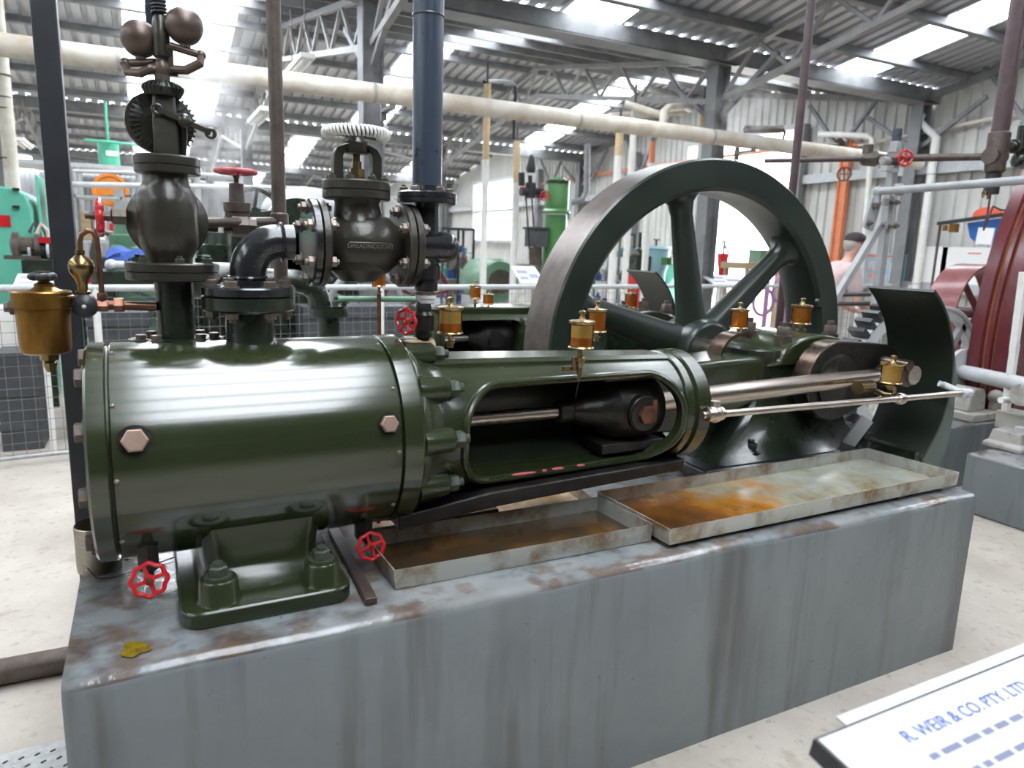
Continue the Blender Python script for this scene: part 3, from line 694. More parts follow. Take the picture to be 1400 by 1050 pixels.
# ------------------------------------------------------------------ flywheel
def flywheel():
    t = thing('flywheel', 'tall dark green spoked flywheel standing between the two engines', 'flywheel', (SX, 2.95, .05))
    c = V((SX-.015, 2.985, 1.045)); R, w = .985, .13
    rim = B(); rim.lathe(c, -Y1, [(-w, R-.15), (-w, R-.010), (-w+.010, R), (w-.010, R), (w, R-.010), (w, R-.14), (w-.02, R-.16), (.03, R-.17), (-.03, R-.17), (-w+.02, R-.16), (-w, R-.15)], 160, caps=False)
    ro = rim.build('rim', 'wheel', t); ro.data.materials.append(M['rim'])
    for p in ro.data.polygons:
        cc = p.center+ORG[t]-c
        if math.hypot(cc.x, cc.z) > R-.0035: p.material_index = 1
    B().lathe(c, Y1, [(-.14, .07), (-.14, .15), (-.11, .17), (.11, .17), (.14, .15), (.14, .07)], 48).build('hub', 'wheel', t, bev=.008)
    B().cyl((SX, 2.15, SZ+.01), (SX, 3.75, SZ+.01), .075, n=32).build('crankshaft', 'steel', t)
    for k in range(6):
        a = R_(SPOKE0+60*k); d = V((math.cos(a), 0, math.sin(a))); n = V((-math.sin(a), 0, math.cos(a))); secs = []
        for r, hw, hy in ((.13, .11, .07), (.2, .088, .06), (.5, .072, .052), (.72, .062, .048), (.78, .075, .055), (.805, .10, .07), (.825, .16, .09)):
            secs.append([c+d*r+n*(hw*math.cos(2*PI*i/20))+Y1*(hy*math.sin(2*PI*i/20)) for i in range(20)])
        B().loft(secs).build('spoke', 'wheel', t)
    q = P(1122, 413, Y=2.853); B().cyl(q-Y1*.006, q+Y1*.02, .026, n=20).build('rim_plug', 'wheel', t)
    return t
SPOKE0 = 42
flywheel()
# ------------------------------------------------------------------ steam inlet: elbow, stop valve, steam pipe
def flange_bolts(parent, c, ax, R, n, h0, m='paintbolt', r=.012, ph=0., both=0):
    a, u, v = frame(ax); c = V(c)
    for k in range(n):
        t = ph+2*PI*k/n; q = c+(u*math.cos(t)+v*math.sin(t))*R
        b = B().bolt(q+a*h0, a, r, r*1.1)
        if both: B().bolt(q-a*both, -a, r, r*1.1).build('flange_bolt', m, parent)
        b.build('flange_bolt', m, parent)
xe, ze = .243, 1.548
el = thing('inlet_elbow', 'gloss black steam elbow bolted to top of the front cylinder', 'pipe elbow', (xe, YC, ZC+RC))
st = B().lathe((xe, YC, ZC+RC-.02), Z1, [(0, .066), (.012, .063), (.02, .062), (.09, .061)], 40).build('cylinder_stub', 'dgreen', el)
zf = 1.392
lf = B().lathe((xe, YC, zf), Z1, [(-.022, .06), (-.022, .112), (-.018, .117), (.012, .117), (.014, .114)], 56).build('lower_flange', 'dgreen', el)
uf = B().lathe((xe, YC, zf+.016), Z1, [(0, .113), (.002, .117), (.02, .117), (.024, .112), (.026, .052), (.040, .052)], 56).build('upper_flange', 'black', el)
flange_bolts(uf, (xe, YC, zf+.016), Z1, .092, 6, .024, 'bolt', .017, .45, .04)
cxx, czz, r = xe+.125, zf+.075, .092
R2 = ze-czz
pts = [(xe, YC, zf+.035), (xe, YC, zf+.06)]+[(xe+R2-R2*math.cos(R_(a)), YC, czz+R2*math.sin(R_(a))) for a in range(0, 91, 9)]+[(xe+R2+.035, YC, ze)]
B().tube(pts, .046, 32).torus((xe, YC, zf+.062), Z1, .047, .005, 32, 8).torus((xe+R2+.005, YC, ze), X1, .047, .005, 32, 8).build('bend', 'black', el)
# stop valve
xv, zv = .547, 1.548
sv = thing('stop_valve', 'olive grey globe stop valve with thick white rope-bound handwheel', 'valve', (xv, YC, 1.44))
def pipeflange(root, x, m1, m2):
    f = B().lathe((x, YC, zv), X1, [(-.022, .05), (-.022, .112), (-.018, .117), (-.003, .117), (-.001, .113)], 56).build('flange', m1, root)
    g = B().lathe((x, YC, zv), X1, [(.001, .113), (.003, .117), (.018, .117), (.022, .112), (.022, .05)], 56).build('flange', m2, root)
    flange_bolts(f, (x, YC, zv), X1, .094, 6, .022, 'bolt', .0155, .52, .022)
pipeflange(sv, .418, 'black', 'castgreen'); pipeflange(sv, .672, 'castgreen', 'castgreen')
vb = B(); vb.lathe((xv, YC, zv), X1, [(-.125, .052), (-.105, .052), (-.088, .062), (-.07, .078), (-.035, .092), (0, .096), (.035, .092), (.07, .078), (.088, .062), (.105, .052), (.12, .052)], 44)
vb.lathe((xv-.012, YC, zv), Z1, [(-.106, .012), (-.10, .05), (-.07, .08), (0, .086), (.05, .078), (.07, .066), (.11, .062), (.125, .066)], 44)
vo = vb.build('valve_body', 'castgreen', sv)
B().box((xv-.005, YC-.1015, zv-.004), (.118, .008, .022)).build('name_plate', 'castgreen', sv, bev=.002)
text('raised_lettering', 'DREADNOUGHT', .0165, (xv-.005, YC-.1062, zv-.004), X1, Z1, 'tin', sv, .0016)
xb = xv-.014
bn = B().lathe((xb, YC, 1.668), Z1, [(0, .06), (0, .088), (.004, .092), (.022, .092), (.024, .089), (.026, .092), (.046, .092), (.05, .088), (.05, .03)], 56).build('bonnet', 'castgreen', sv)
flange_bolts(bn, (xb, YC, 1.668), Z1, .076, 8, .05, 'paintbolt', .011, .3, .0)
yk = B()
for sx_ in (-1, 1): yk.loft([[(xb+sx_*a, YC-.02, z), (xb+sx_*(a-.026), YC-.02, z), (xb+sx_*(a-.026), YC+.02, z), (xb+sx_*a, YC+.02, z)] for a, z in ((.066, 1.715), (.066, 1.782), (.056, 1.802), (.030, 1.814))])
yk.lathe((xb, YC, 1.79), Z1, [(0, .032), (.03, .032), (.04, .022), (.05, .018)], 20); yk.build('yoke', 'castgreen', sv, bev=.003)
B().cyl((xb, YC, 1.72), (xb, YC, 1.86), .010).lathe((xb, YC, 1.72), Z1, [(0, .022), (.03, .022), (.032, .014), (.05, .014)], 6).build('spindle', 'dbrass', sv)
hw = B(); hc = V((xb, YC, 1.842)); rr = .077
hw.torus(hc, Z1, rr, .0115, 56, 12)
for k in range(5):
    d = V((math.cos(2*PI*k/5+.4), math.sin(2*PI*k/5+.4), 0)); hw.tube([hc, hc+d*rr*.9], .009, 8)
hw.cyl(hc-Z1*.02, hc+Z1*.015, .022); hwo = hw.build('handwheel', 'dgrey', sv)
rp = B()
for k in range(50):
    a = 2*PI*k/50; d = V((math.cos(a), math.sin(a), 0)); tn = V((-math.sin(a), math.cos(a), 0))*.2+Z1
    rp.torus(hc+d*rr, V((-math.sin(a), math.cos(a), .25)), .0130, .0036, 14, 6)
rp.build('rope_binding', 'white', sv)
# vertical steam pipe with its tee, elbow, reducer and drain
xt = .737
spp = thing('steam_pipe', 'thick blue grey steam pipe rising to the roof above the stop valve', 'pipe', (xt, YC, 1.25))
B().cyl((xt, YC, 1.70), (xt, YC, 4.25), .0425, n=40).torus((xt, YC, 2.17), Z1, .043, .003, 40, 8).build('riser', 'bluesteel', spp)
pf = B().lathe((xt, YC, 1.668), Z1, [(0, .04), (0, .081), (.004, .085), (.014, .085), (.016, .082), (.018, .085), (.03, .085), (.034, .08), (.036, .05), (.05, .048)], 48).build('riser_flange', 'black', spp)
flange_bolts(pf, (xt, YC, 1.668), Z1, .066, 6, .034, 'bolt', .012, .2, .0)
tee = B(); tee.lathe((xt, YC, 1.42), Z1, [(0, .030), (.005, .034), (.03, .034), (.035, .042), (.075, .042), (.08, .036), (.10, .036), (.25, .035)], 32)
tee.tube([(.694, YC, zv), (xt, YC, zv), (xt+.055, YC, zv)], [.045, .048, .045], 28).sph((xt+.055, YC, zv), .045, 28, 14)
tee.torus((.705, YC, zv), X1, .046, .004, 30, 8); tee.build('tee', 'black', spp)
B().lathe((xt, YC, 1.385), Z1, [(0, .026), (.012, .026), (.014, .03), (.022, .03), (.024, .026), (.04, .026)], 24).build('union', 'lgrey', spp)
B().lathe((xt, YC, 1.405), Z1, [(0, .030), (.012, .030)], 8).build('union_nut', 'iron', spp)
vq = V((xt-.008, YC, 1.335))
dc = B().lathe(vq, Z1, [(-.075, .018), (-.055, .018), (-.05, .026), (-.035, .026), (-.03, .032), (.015, .032), (.025, .024), (.04, .024), (.055, .018)], 24).cyl(vq, vq+V((-.06, -.03, 0)), .010).build('drain_valve', 'oilblack', spp)
handwheel(dc, vq+V((-.065, -.035, 0)), (-1, -.55, 0), .040, spokes=5, lobes=8)
B().cyl(vq+V((-.06, -.005, -.085)), vq+V((.03, 0, -.085)), .028).build('drain_flange', 'wood', spp)
# ------------------------------------------------------------------ governor and throttle valve
GY = 2.08; gx = .068
gv = thing('flyball_governor', 'brown two-ball governor on its globe throttle valve above the front cylinder', 'governor', (gx, GY, 1.275))
gf = B().prism([(gx+.115*math.cos(2*PI*k/48), GY+.075*math.sin(2*PI*k/48), 1.272) for k in range(48)], (0, 0, .018)).build('saddle_flange', 'dgreen', gv)
for dx, dy in ((-.085, -.03), (-.05, -.052), (.055, -.05), (.09, -.02), (-.06, .045), (.06, .045)): B().bolt((gx+dx, GY+dy, 1.29), Z1, .014, .016, False).build('saddle_bolt', 'bolt', gf)
B().cyl((gx, GY, 1.27), (gx, GY, 1.45), .047, n=36).build('inlet_pipe', 'dgreen', gv)
tf = B().lathe((gx, GY, 1.442), Z1, [(0, .05), (0, .108), (.003, .112), (.020, .112), (.022, .109), (.024, .112), (.042, .112), (.045, .108), (.045, .05)], 56).build('valve_flange', 'castgreen', gv)
flange_bolts(tf, (gx, GY, 1.442), Z1, .088, 6, .045, 'paintbolt', .013, .15, .0)
gz = 1.598
tv = B().lathe((gx-.006, GY, gz), Z1, [(-.115, .054), (-.10, .054), (-.088, .060), (-.065, .070), (-.04, .0735), (.035, .0735), (.058, .069), (.075, .060), (.09, .054), (.115, .053)], 48)
tv.lathe((gx-.006, GY+.015, gz-.008), -Y1, [(-.06, .06), (-.05, .085), (-.02, .0965), (.0, .098), (.010, .097), (.016, .090), (.03, .080), (.045, .06)], 56)
tvo = tv.build('throttle_body', 'castgreen', gv)
B().lathe((gx-.10, GY, gz), -X1, [(0, .022), (.03, .022), (.034, .014), (.08, .011)], 6).cyl((gx-.12, GY, gz), (gx-.19, GY, gz), .008).build('valve_stem', 'iron', gv)
handwheel(gv, (gx-.158, GY, gz-.004), X1, .046, spokes=5, lobes=8, r=.009)
B().lathe((gx, GY, 1.708), Z1, [(0, .045), (0, .074), (.003, .077), (.018, .077), (.02, .074), (.022, .077), (.040, .077), (.044, .072), (.044, .04)], 48).build('top_flange', 'castgreen', gv)
cbm = B(); cbm.loft([[(gx-w_, GY-w_, z), (gx+w_, GY-w_, z), (gx+w_, GY+w_, z), (gx-w_, GY+w_, z)] for w_, z in ((.029, 1.745), (.029, 1.84), (.026, 1.86), (.026, 1.90))])
cbm.build('bracket_column', 'castgreen', gv, bev=.006)
def bevelgear(parent, c, ax, R, h, n, name, m):
    a, u, v = frame(ax); c = V(c); b = B()
    b.lathe(c, a, [(0, R*.35), (0, R*.8), (h*.5, R*.93), (h*.55, R*.9), (h, R*.55), (h, R*.3)], 40)
    for k in range(n):
        t = 2*PI*k/n; d = u*math.cos(t)+v*math.sin(t); tn = a.cross(d)
        w = R*PI/n*.75; p0 = c+d*R*.80; p1 = c+d*R+a*h*.5; p2 = c+d*R*.93+a*h*.72; p3 = c+d*R*.62+a*h
        b.prism([q-tn*w*.5 for q in (p0, p1, p2, p3)], tn*w)
    return b.build(name, m, parent)
bevelgear(gv, (gx, GY, 1.895), Z1, .050, .035, 26, 'bevel_pinion', 'oilblack')
bevelgear(gv, (gx-.004, GY+.035, 1.835), -Y1, .078, .03, 36, 'bevel_wheel', 'oilblack')
B().lathe((gx-.016, GY+.03, 1.835), -Y1, [(-.012, .07), (.0, .076), (.012, .074)], 40).build('wheel_disc', 'castgreen', gv)
lv = P(264, 158, Y=GY-.035); l0 = P(215, 149, Y=GY-.035); l1 = P(288, 182, Y=GY-.035); lm = P(252, 165, Y=GY-.035)
B().bar(l0, l1, .012, .012).torus(l0, (0, -1, .1), .010, .005, 18, 8).torus(l1, (0, -1, .1), .010, .005, 18, 8).sph(lm, .017, 14, 10).cyl(lm, lm+V((0, .06, .0)), .01).build('speed_lever', 'castgreen', gv)
B().tube([P(250, 165, Y=GY-.02), P(252, 185, Y=GY-.02), P(250, 213, Y=GY-.01)], .008, 8).build('link_rod', 'oilblack', gv)
B().cyl((gx, GY, 1.92), (gx, GY, 2.26), .011).lathe((gx, GY, 1.925), Z1, [(0, .018), (.02, .018), (.022, .012)], 20).build('spindle', 'iron', gv)
B().lathe((gx+.001, GY, 1.985), Z1, [(0, .014), (.004, .019), (.05, .021), (.09, .017), (.10, .0125)], 24).build('sleeve', 'castgreen', gv)
spg = [(gx+.016*math.cos(k*.7), GY+.016*math.sin(k*.7), 2.085+k*.0009*1.0) for k in range(70)]
B().tube(spg, .0035, 6).build('spring', 'post', gv)
for nm, (bx, by), Yb, arm in (('a', (252, 36), GY-.02, 1), ('b', (191, 53), GY+.03, -1)):
    bc = P(bx, by, Y=Yb); bo = B().sph(bc, px(24.3, bc), 40, 24).build('ball', 'ball', gv)
    e = bc+V((arm*.010, -.01*arm, -.052)); h0 = V((gx+arm*.018, GY, 1.962)); pts = []
    tip = bc+V((arm*.035, 0, -.062)); inn = bc+V((-arm*.035, 0, -.050))
    B().tube([inn, tip], .0095, 12).tube([tip, tip+V((-arm*.004, -.012, -.022)), (tip+h0)/2+V((0, -.018, -.022)), h0], .0105, 10).tube([inn, inn*.6+h0*.4+V((0, .012, 0)), h0], .0085, 10).cyl(bc-Z1*.05, bc-Z1*.02, .012).sph(tip, .013, 12, 8).build('ball_arm', 'ball', gv)
B().cyl((gx-.03, GY, 1.958), (gx+.035, GY, 1.958), .011).lathe((gx, GY, 1.94), Z1, [(0, .012), (.01, .018), (.03, .018), (.04, .012)], 20).build('cross_head', 'ball', gv)
# blue drive bar rising from the governor
B().box(P(205, 15, Y=GY+.06), (.022, .012, .16)).build('guard_bar', 'bluesteel', gv)
# ------------------------------------------------------------------ brass lubricator
LY = 2.06
lc = P(62, 440, Y=LY); k = lambda n: px(n, lc)
lub = thing('displacement_lubricator', 'aged brass pot lubricator with black knob hanging beside the black post', 'lubricator', P(64, 508, Y=LY))
B().lathe(P(64, 483, Y=LY), Z1, [(0, k(6)), (0, k(25)), (k(3), k(30)), (k(8), k(31)), (k(62), k(32.5)), (k(63), k(35)), (k(84), k(36)), (k(86), k(34))], 56).build('pot', 'oldbrass', lub)
B().lathe(P(62, 407, Y=LY), Z1, [(0, k(34)), (k(3), k(34)), (k(6), k(29)), (k(12), k(16)), (k(15), k(12)), (k(19), k(12)), (k(21), k(7)), (k(30), k(6))], 48).build('lid', 'oldbrass', lub)
kb = B(); kc = P(58, 378, Y=LY)
kb.torus(kc, Z1, k(11), k(5.5), 40, 12, 6, k(2)).cyl(kc-Z1*k(4), kc+Z1*k(7), k(9)).build('knob', 'post', lub)
B().lathe(P(67, 484, Y=LY), -Z1, [(0, k(12)), (k(8), k(11)), (k(9), k(7)), (k(12), k(9)), (k(17), k(8)), (k(25), k(4))], 8).build('drain_nipple', 'dbrass', lub)
B().lathe(P(34, 420, Y=LY), -X1, [(0, k(8)), (k(5), k(8)), (k(6), k(11)), (k(16), k(11)), (k(18), k(7)), (k(23), k(7))], 6).build('blank_nut', 'iron', lub)
vc = P(116, 418, Y=LY)
B().lathe(vc+V((0, .02, 0)), -Y1, [(0, k(14)), (.01, k(17)), (.035, k(16)), (.045, k(10)), (.048, k(3))], 32).build('regulator_wheel', 'post', lub)
B().cyl(P(93, 416, Y=LY), P(214, 419, Y=LY), k(6.5)).hex(P(156, 417, Y=LY), X1, k(11), k(13)).hex(P(133, 418, Y=LY), X1, k(9), k(14)).build('feed_pipe', 'copper', lub)
B().sph(vc+V((0, -.03, 0)), k(3)).build('wheel_screw', 'lgrey', lub)
sb = B(); b0 = P(114, 402, Y=LY); sb.lathe(b0, Z1, [(0, k(9)), (k(4), k(9)), (k(5), k(6)), (k(14), k(6.5)), (k(22), k(10)), (k(30), k(15)), (k(38), k(16.3)), (k(46), k(14)), (k(52), k(7)), (k(54), k(5)), (k(55), k(6)), (k(60), k(6))], 36); sb.build('condenser_bulb', 'dbrass', lub)
B().tube([P(110, 345, Y=LY), P(109, 330, Y=LY), P(111, 321, Y=LY), P(119, 315.5, Y=LY), P(127, 317, Y=LY), P(132, 326, Y=LY), P(135, 350, Y=LY), P(138, 385, Y=LY), P(140, 411, Y=LY)], k(3.6), 12).hex(P(140, 411, Y=LY), Z1, k(7), k(11)).build('siphon_pipe', 'copper', lub)
# ------------------------------------------------------------------ steam branch: grey pipe, gate valve
bY = 2.3; bx = P(382, 300, Y=bY); kk = lambda n: px(n, bx)
br = thing('branch_pipe', 'slim grey vertical pipe with brown gate valve behind the elbow', 'pipe', P(383, 395, Y=bY))
B().cyl((bx.x, bY, 1.36), (bx.x, bY, 4.3), kk(9.3), n=24).build('riser', 'iron', br)
B().lathe((bx.x, bY, bx.z-.02), Z1, [(0, kk(12)), (.035, kk(12)), (.04, kk(10))], 24).build('tee', 'iron', br)
B().cyl(P(270, 305, Y=bY-.15), (bx.x, bY, bx.z-.006), kk(6)).lathe(P(283, 306, Y=bY-.1), X1, [(0, kk(11)), (kk(12), kk(11))], 6).lathe(P(305, 307, Y=bY-.06), X1, [(0, kk(11)), (kk(9), kk(11)), (kk(10), kk(15)), (kk(30), kk(15)), (kk(31), kk(11)), (kk(40), kk(11))], 8).build('branch', 'iron', br)
q = P(325, 300, Y=bY-.05)
gvv = B().lathe(q, Z1, [(-kk(16), kk(9)), (-kk(10), kk(15)), (kk(8), kk(15)), (kk(10), kk(17)), (kk(21), kk(17)), (kk(22), kk(10)), (kk(45), kk(9)), (kk(46), kk(3)), (kk(62), kk(2.5))], 16).build('gate_valve', 'iron', br)
handwheel(gvv, q+Z1*kk(60), Z1, kk(26), 'faded', spokes=5, lobes=8)
# ------------------------------------------------------------------ black post, can, trays and bits on the plinth
q = P(82, 300, Y=2.5)
pb = B().box((-.205, 2.5, 1.9), (.062, .062, 3.8)).build('box_post', 'post', None, bev=.004)
tag(pb, 'square black steel post standing behind the brass lubricator', 'post'); 
q = P(137, 776, Z=ZP); kq = px(1, q)
can = thing('tin_can', 'open ribbed tin can catching drips at corner of the plinth', 'can', q)
prof = [(0, .0535)]+[(.01+.003*i, .0535+(.0012 if i % 2 else 0)) for i in range(36)]+[(.125, .0545), (.127, .0525), (.012, .051)]
B().lathe(q, Z1, prof, 48).build('can_wall', 'tin', can)
B().tube([q+V((-.025, -.06, .03)), q+V((-.005, -.075, .004)), q+V((.03, -.085, .003)), q+V((.10, -.06, .004)), q+V((.18, -.02, .006)), q+V((.24, 0, .02))], .0016, 6).build('wire_loop', 'post', can)
def tray_mat(name, floorcol, floorcol2, metal=.6):
    return mat(name, floorcol, .3, metal, col2=floorcol2, sc_=5, lo=.4, hi=.62, rvar=-.12, bump=.04)
M['tray'] = mat('galvanised_tray', (.50, .51, .47), .36, .6, col2=(.23, .14, .06), sc_=6, lo=.47, hi=.66, rvar=.1)
M['trayoil'] = mat('oily_tray_floor', (.20, .085, .018), .10, .3, col2=(.42, .40, .33), sc_=3.5, lo=.42, hi=.62, coat=.6)
def long_tray():
    m = mat('long_tray_floor', (.40, .42, .36), .16, .2, col2=(.25, .20, .10), sc_=4, lo=.42, hi=.68, coat=.6)
    nt = m.node_tree; bs = nt.nodes['Principled BSDF']; L = nt.links.new; src = bs.inputs['Base Color'].links[0].from_socket
    tc = [n for n in nt.nodes if n.type == 'TEX_COORD'][0]; sx = nt.nodes.new('ShaderNodeSeparateXYZ'); L(tc.outputs['Object'], sx.inputs[0])
    n = nt.nodes.new('ShaderNodeTexNoise'); n.inputs['Scale'].default_value = 3.2; n.inputs['Detail'].default_value = 6; L(tc.outputs['Object'], n.inputs['Vector'])
    for off, w_, c in ((-.16, 1.5, (.45, .20, .03)), (-.40, 1.3, (.26, .09, .012)), (-.62, 1.2, (.06, .028, .01))):
        a = nt.nodes.new('ShaderNodeMath'); a.operation = 'MULTIPLY_ADD'; a.inputs[1].default_value = 1.6; L(n.outputs['Fac'], a.inputs[0]); L(sx.outputs['X'], a.inputs[2])
        r = nt.nodes.new('ShaderNodeMapRange'); r.inputs['From Min'].default_value = off+.95; r.inputs['From Max'].default_value = off+.70; L(a.outputs[0], r.inputs[0])
        x = nt.nodes.new('ShaderNodeMix'); x.data_type = 'RGBA'; x.inputs['B'].default_value = (*c, 1); L(r.outputs[0], x.inputs['Factor']); L(src, x.inputs['A']); src = x.outputs['Result']
    L(src, bs.inputs['Base Color']); return m
M['trayoil'] = long_tray()
M['traybrown'] = mat('brown_oil_floor', (.050, .032, .016), .08, .2, col2=(.20, .09, .02), sc_=5, lo=.5, hi=.72, coat=.7)
M['trayamber'] = mat('amber_oil_floor', (.42, .17, .03), .14, .2, col2=(.62, .50, .34), sc_=6, lo=.4, hi=.66, coat=.5)
def tray(pts, z, h, label, m='trayoil', t=.003, flare=.006, wall='tray'):
    """sheet metal tray over the ground outline pts (four corners)"""
    c = sum((V((x, y, 0)) for x, y in pts), V())/4; P3 = [V((x, y, z)) for x, y in pts]
    root = thing('drip_tray', label, 'drip tray', (c.x, c.y, z))
    out = lambda p, d: p+((p-V((c.x, c.y, p.z))).normalized())*d
    b = B(); lo = P3; hi = [out(p, flare)+Z1*h for p in P3]; hi2 = [out(p, flare-t*1.5)+Z1*h for p in P3]; lo2 = [out(p, -t*1.5)+Z1*t for p in P3]
    rings = [[b.bm.verts.new(p) for p in r] for r in (lo, hi, hi2, lo2)]
    for a, e in zip(rings, rings[1:]): b.bridge(a, e)
    b.cap(rings[0], True); b.cap(rings[3]); b.build('tray_wall', wall, root)
    fl = [out(p, -t*2)+Z1*(t+.003) for p in P3]; B().prism(fl, (0, 0, .002)).build('oil_film', m, root)
    return root
tray([(.537, 1.665), (1.36, 1.66), (1.345, 1.935), (.53, 1.935)], ZP+.002, .055, 'front narrow galvanised drip tray filled with dark brown oil', 'traybrown')
tray([(1.372, 1.585), (2.83, 1.605), (2.80, 1.99), (1.36, 1.955)], ZP+.016, .052, 'long galvanised drip tray with orange oil pool below the connecting rod', 'trayoil')
tray([(.98, 1.955), (1.335, 1.95), (1.36, 2.28), (1.0, 2.3)], ZP+.003, .045, 'short oil-stained tray directly below the guide opening', 'trayamber')
tray([(.55, 1.945), (.965, 1.95), (.98, 2.3), (.57, 2.3)], ZP+.003, .06, 'amber filled tray tucked under the stud flange of the cylinder', 'trayamber')
for x in (1.6, 2.5): tag(B().box((x, 1.76, ZP+.009), (.04, .30, .014)).build('packing_strip', 'darkbar'), 'thin packing strip under the long drip tray, %s' % ('by the orange pool' if x < 2 else 'by the splash guard'), 'strip')
a, e = P(508, 828, Z=ZP), P(455, 728, Z=ZP)
tag(B().bar(V((a.x, a.y, ZP+.011)), V((e.x, e.y, ZP+.011)), .030, .018).build('flat_bar', 'darkbar', None, bev=.002), 'rusty flat bar lying on the plinth beside the pedestal foot', 'bar')
M['puddle'] = mat('oil_puddle', (.20, .14, .01), .06, col2=(.10, .06, .01), sc_=30, coat=.5)
pts = []
for i in range(28):
    t = 2*PI*i/28; rr = 1+.16*math.sin(3*t+1)+.1*math.sin(5*t); q = P(184+19*rr*math.cos(t), 888-3*math.cos(t)+10*rr*math.sin(t), Z=ZP+.003); pts.append((q.x, q.y, ZP+.003))
tag(B().prism(pts, (0, 0, .0015)).build('oil_puddle', 'puddle'), 'small yellow brown oil puddle at the near corner of the plinth', 'oil puddle', kind='stuff')
# ------------------------------------------------------------------ floor bits
tag(B().cyl((-3.2, 2.86, .045), (-.1, 2.79, .045), .045, n=24).build('floor_pipe', 'iron'), 'brown steel pipe lying along the concrete floor by the plinth', 'pipe')
def tread():
    b = B(); b.box((-.62, 2.0, .004), (.8, .74, .008)); o = b
    plate = b.build('tread_plate', 'galv', None); tag(plate, 'perforated steel floor plate at foot of the plinth', 'floor plate')
    ORGp = ORG[plate]; h = B()
    for i in range(20):
        for j in range(16):
            x = -.99+i*.04+(.02 if j % 2 else 0); y = 1.68+j*.043
            if x > -.24: continue
            h.box((x, y, .0092), (.014, .006, .0014), rz=.6)
    d = h.build('slots', 'post', plate); d['kind'] = 'stuff'
tread()
STEAM = True
# ------------------------------------------------------------------ mesh fence
def fence():
    a, e = V((-1.6, 5.55, 0)), V((9.6, 6.78, 0)); d = (e-a).normalized(); L = (e-a).length; n = V((-d.y, d.x, 0))
    t = thing('mesh_fence', 'low white rail fence with square wire mesh behind the engines', 'fence', a)
    b = B(); k = int(L/.075)
    for i in range(k+1):
        q = a+d*(i*.075); b.bar(q+Z1*.06, q+Z1*1.17, .0032, .0032, up=(1, 0, 0))
    for i in range(15): b.bar(a+n*.003+Z1*(.08+i*.075), e+n*.003+Z1*(.08+i*.075), .0032, .0032)
    m = b.build('wire_mesh', 'wire', t); m['kind'] = 'stuff'
    B().cyl(a+Z1*1.195, e+Z1*1.195, .024, n=16).build('top_rail', 'lgrey', t)
    B().cyl(a+Z1*.06, e+Z1*.06, .016, n=12).build('bottom_rail', 'galv', t)
    for i in range(6):
        q = a+d*(1.30+i*2.1); B().cyl(q, q+Z1*1.2, .024, n=16).build('fence_post', 'white', t)
    return a, d
FA, FD = fence()
def barrier():
    a, e = V((5.15, 4.45, 0)), V((6.6, 4.45, 0)); t = thing('mesh_barrier', 'short dark railed mesh barrier in front of the person in pink', 'barrier', a)
    b = B()
    for i in range(20): b.bar(a+X1*i*.075+Z1*.1, a+X1*i*.075+Z1*1.12, .003, .003, up=(1, 0, 0))
    for i in range(14): b.bar(a+Z1*(.12+i*.075), e+Z1*(.12+i*.075), .003, .003)
    b.build('wire_mesh', 'wire', t)['kind'] = 'stuff'
    for z in (1.235, 1.15): B().cyl(a+Z1*z, e+Z1*z, .02).build('rail', 'dgrey', t)
    for x in (0, 1.45): B().cyl(a+X1*x, a+X1*x+Z1*1.24, .022).build('barrier_post', 'dgrey', t)
barrier()
def one(name, label, cat, bld, m, group=None, bev=0): return tag(bld.build(name, m, None, bev=bev), label, cat, group)
# ------------------------------------------------------------------ overhead and wall pipes
a, e = P(-140, 45, Y=7.0), P(1095, 204, Y=7.0)
pz = 2.96
t = thing('insulated_pipe', 'long horizontal pipe in cream lagging crossing below the roof', 'pipe', (2, 7.0, pz))
B().cyl((-3, 7.0, pz), (10.2, 7.0, pz), .088, n=28).build('lagging', 'lag', t)
for x in (-.1, 2.02, 4.3, 6.2): B().cyl((x, 7.0, pz), (x+.03, 7.0, pz), .092, n=28).build('band', 'galv', t)
for x in (2.21, 6.89): B().box((x, 7.1, pz-.11), (.06, .3, .03)).box((x, 7.25, pz-.05), (.06, .03, .3)).build('bracket', 'struct', t)
def vpipe(label, x, y0, y1, ysplit, Y, w, top='yellowlag', low='white', cap=True):
    p0, p1 = P(x, y1, Y=Y), P(x, y0, Y=Y); r = px(w/2, P(x, (y0+y1)/2, Y=Y)); xx = p0.x
    t = thing('lagged_riser', label, 'pipe', (xx, Y, 0)); zt = p1.z
    if ysplit is None: B().cyl((xx, Y, 0), (xx, Y, zt), r).build('lagging', low, t)
    else:
        zs = P(x, ysplit, Y=Y).z; B().cyl((xx, Y, 0), (xx, Y, zs), r).build('lower_lagging', low, t); B().cyl((xx, Y, zs), (xx, Y, zt), r*.98).build('upper_lagging', top, t)
    B().cyl((xx, Y, zt), (xx, Y, zt+.25), r*.35).build('bare_end', 'iron', t)
    return t
vpipe('white lagged riser with tan top just beyond the blue grey steam pipe', 660, 114, 395, 218, 8.2, 9.5)
vpipe('slimmer white riser with brown top between steam pipe and green vertical engine', 701, 192, 390, 250, 9.4, 9.5, 'yellowlag')
vpipe('tan topped white riser under the cream pipe, above the flywheel rim', 835, 174, 400, 212, 8.0, 11)
vpipe('plain white riser joined to a sloping lagged branch', 853, 140, 400, None, 8.0, 9)
vpipe('rust brown topped white riser beside the orange wall conduit', 879, 192, 400, 222, 9.0, 9, 'conduit')
vpipe('white riser with looped lagged bend at its top', 943, 142, 400, 186, 8.2, 10, 'yellowlag')
one('lagged_branch', 'sloping cream lagged pipe between two white risers', 'pipe', B().cyl(P(855, 142, Y=8.0), P(912, 160, Y=7.6), px(5, P(880, 150, Y=8))), 'lag')
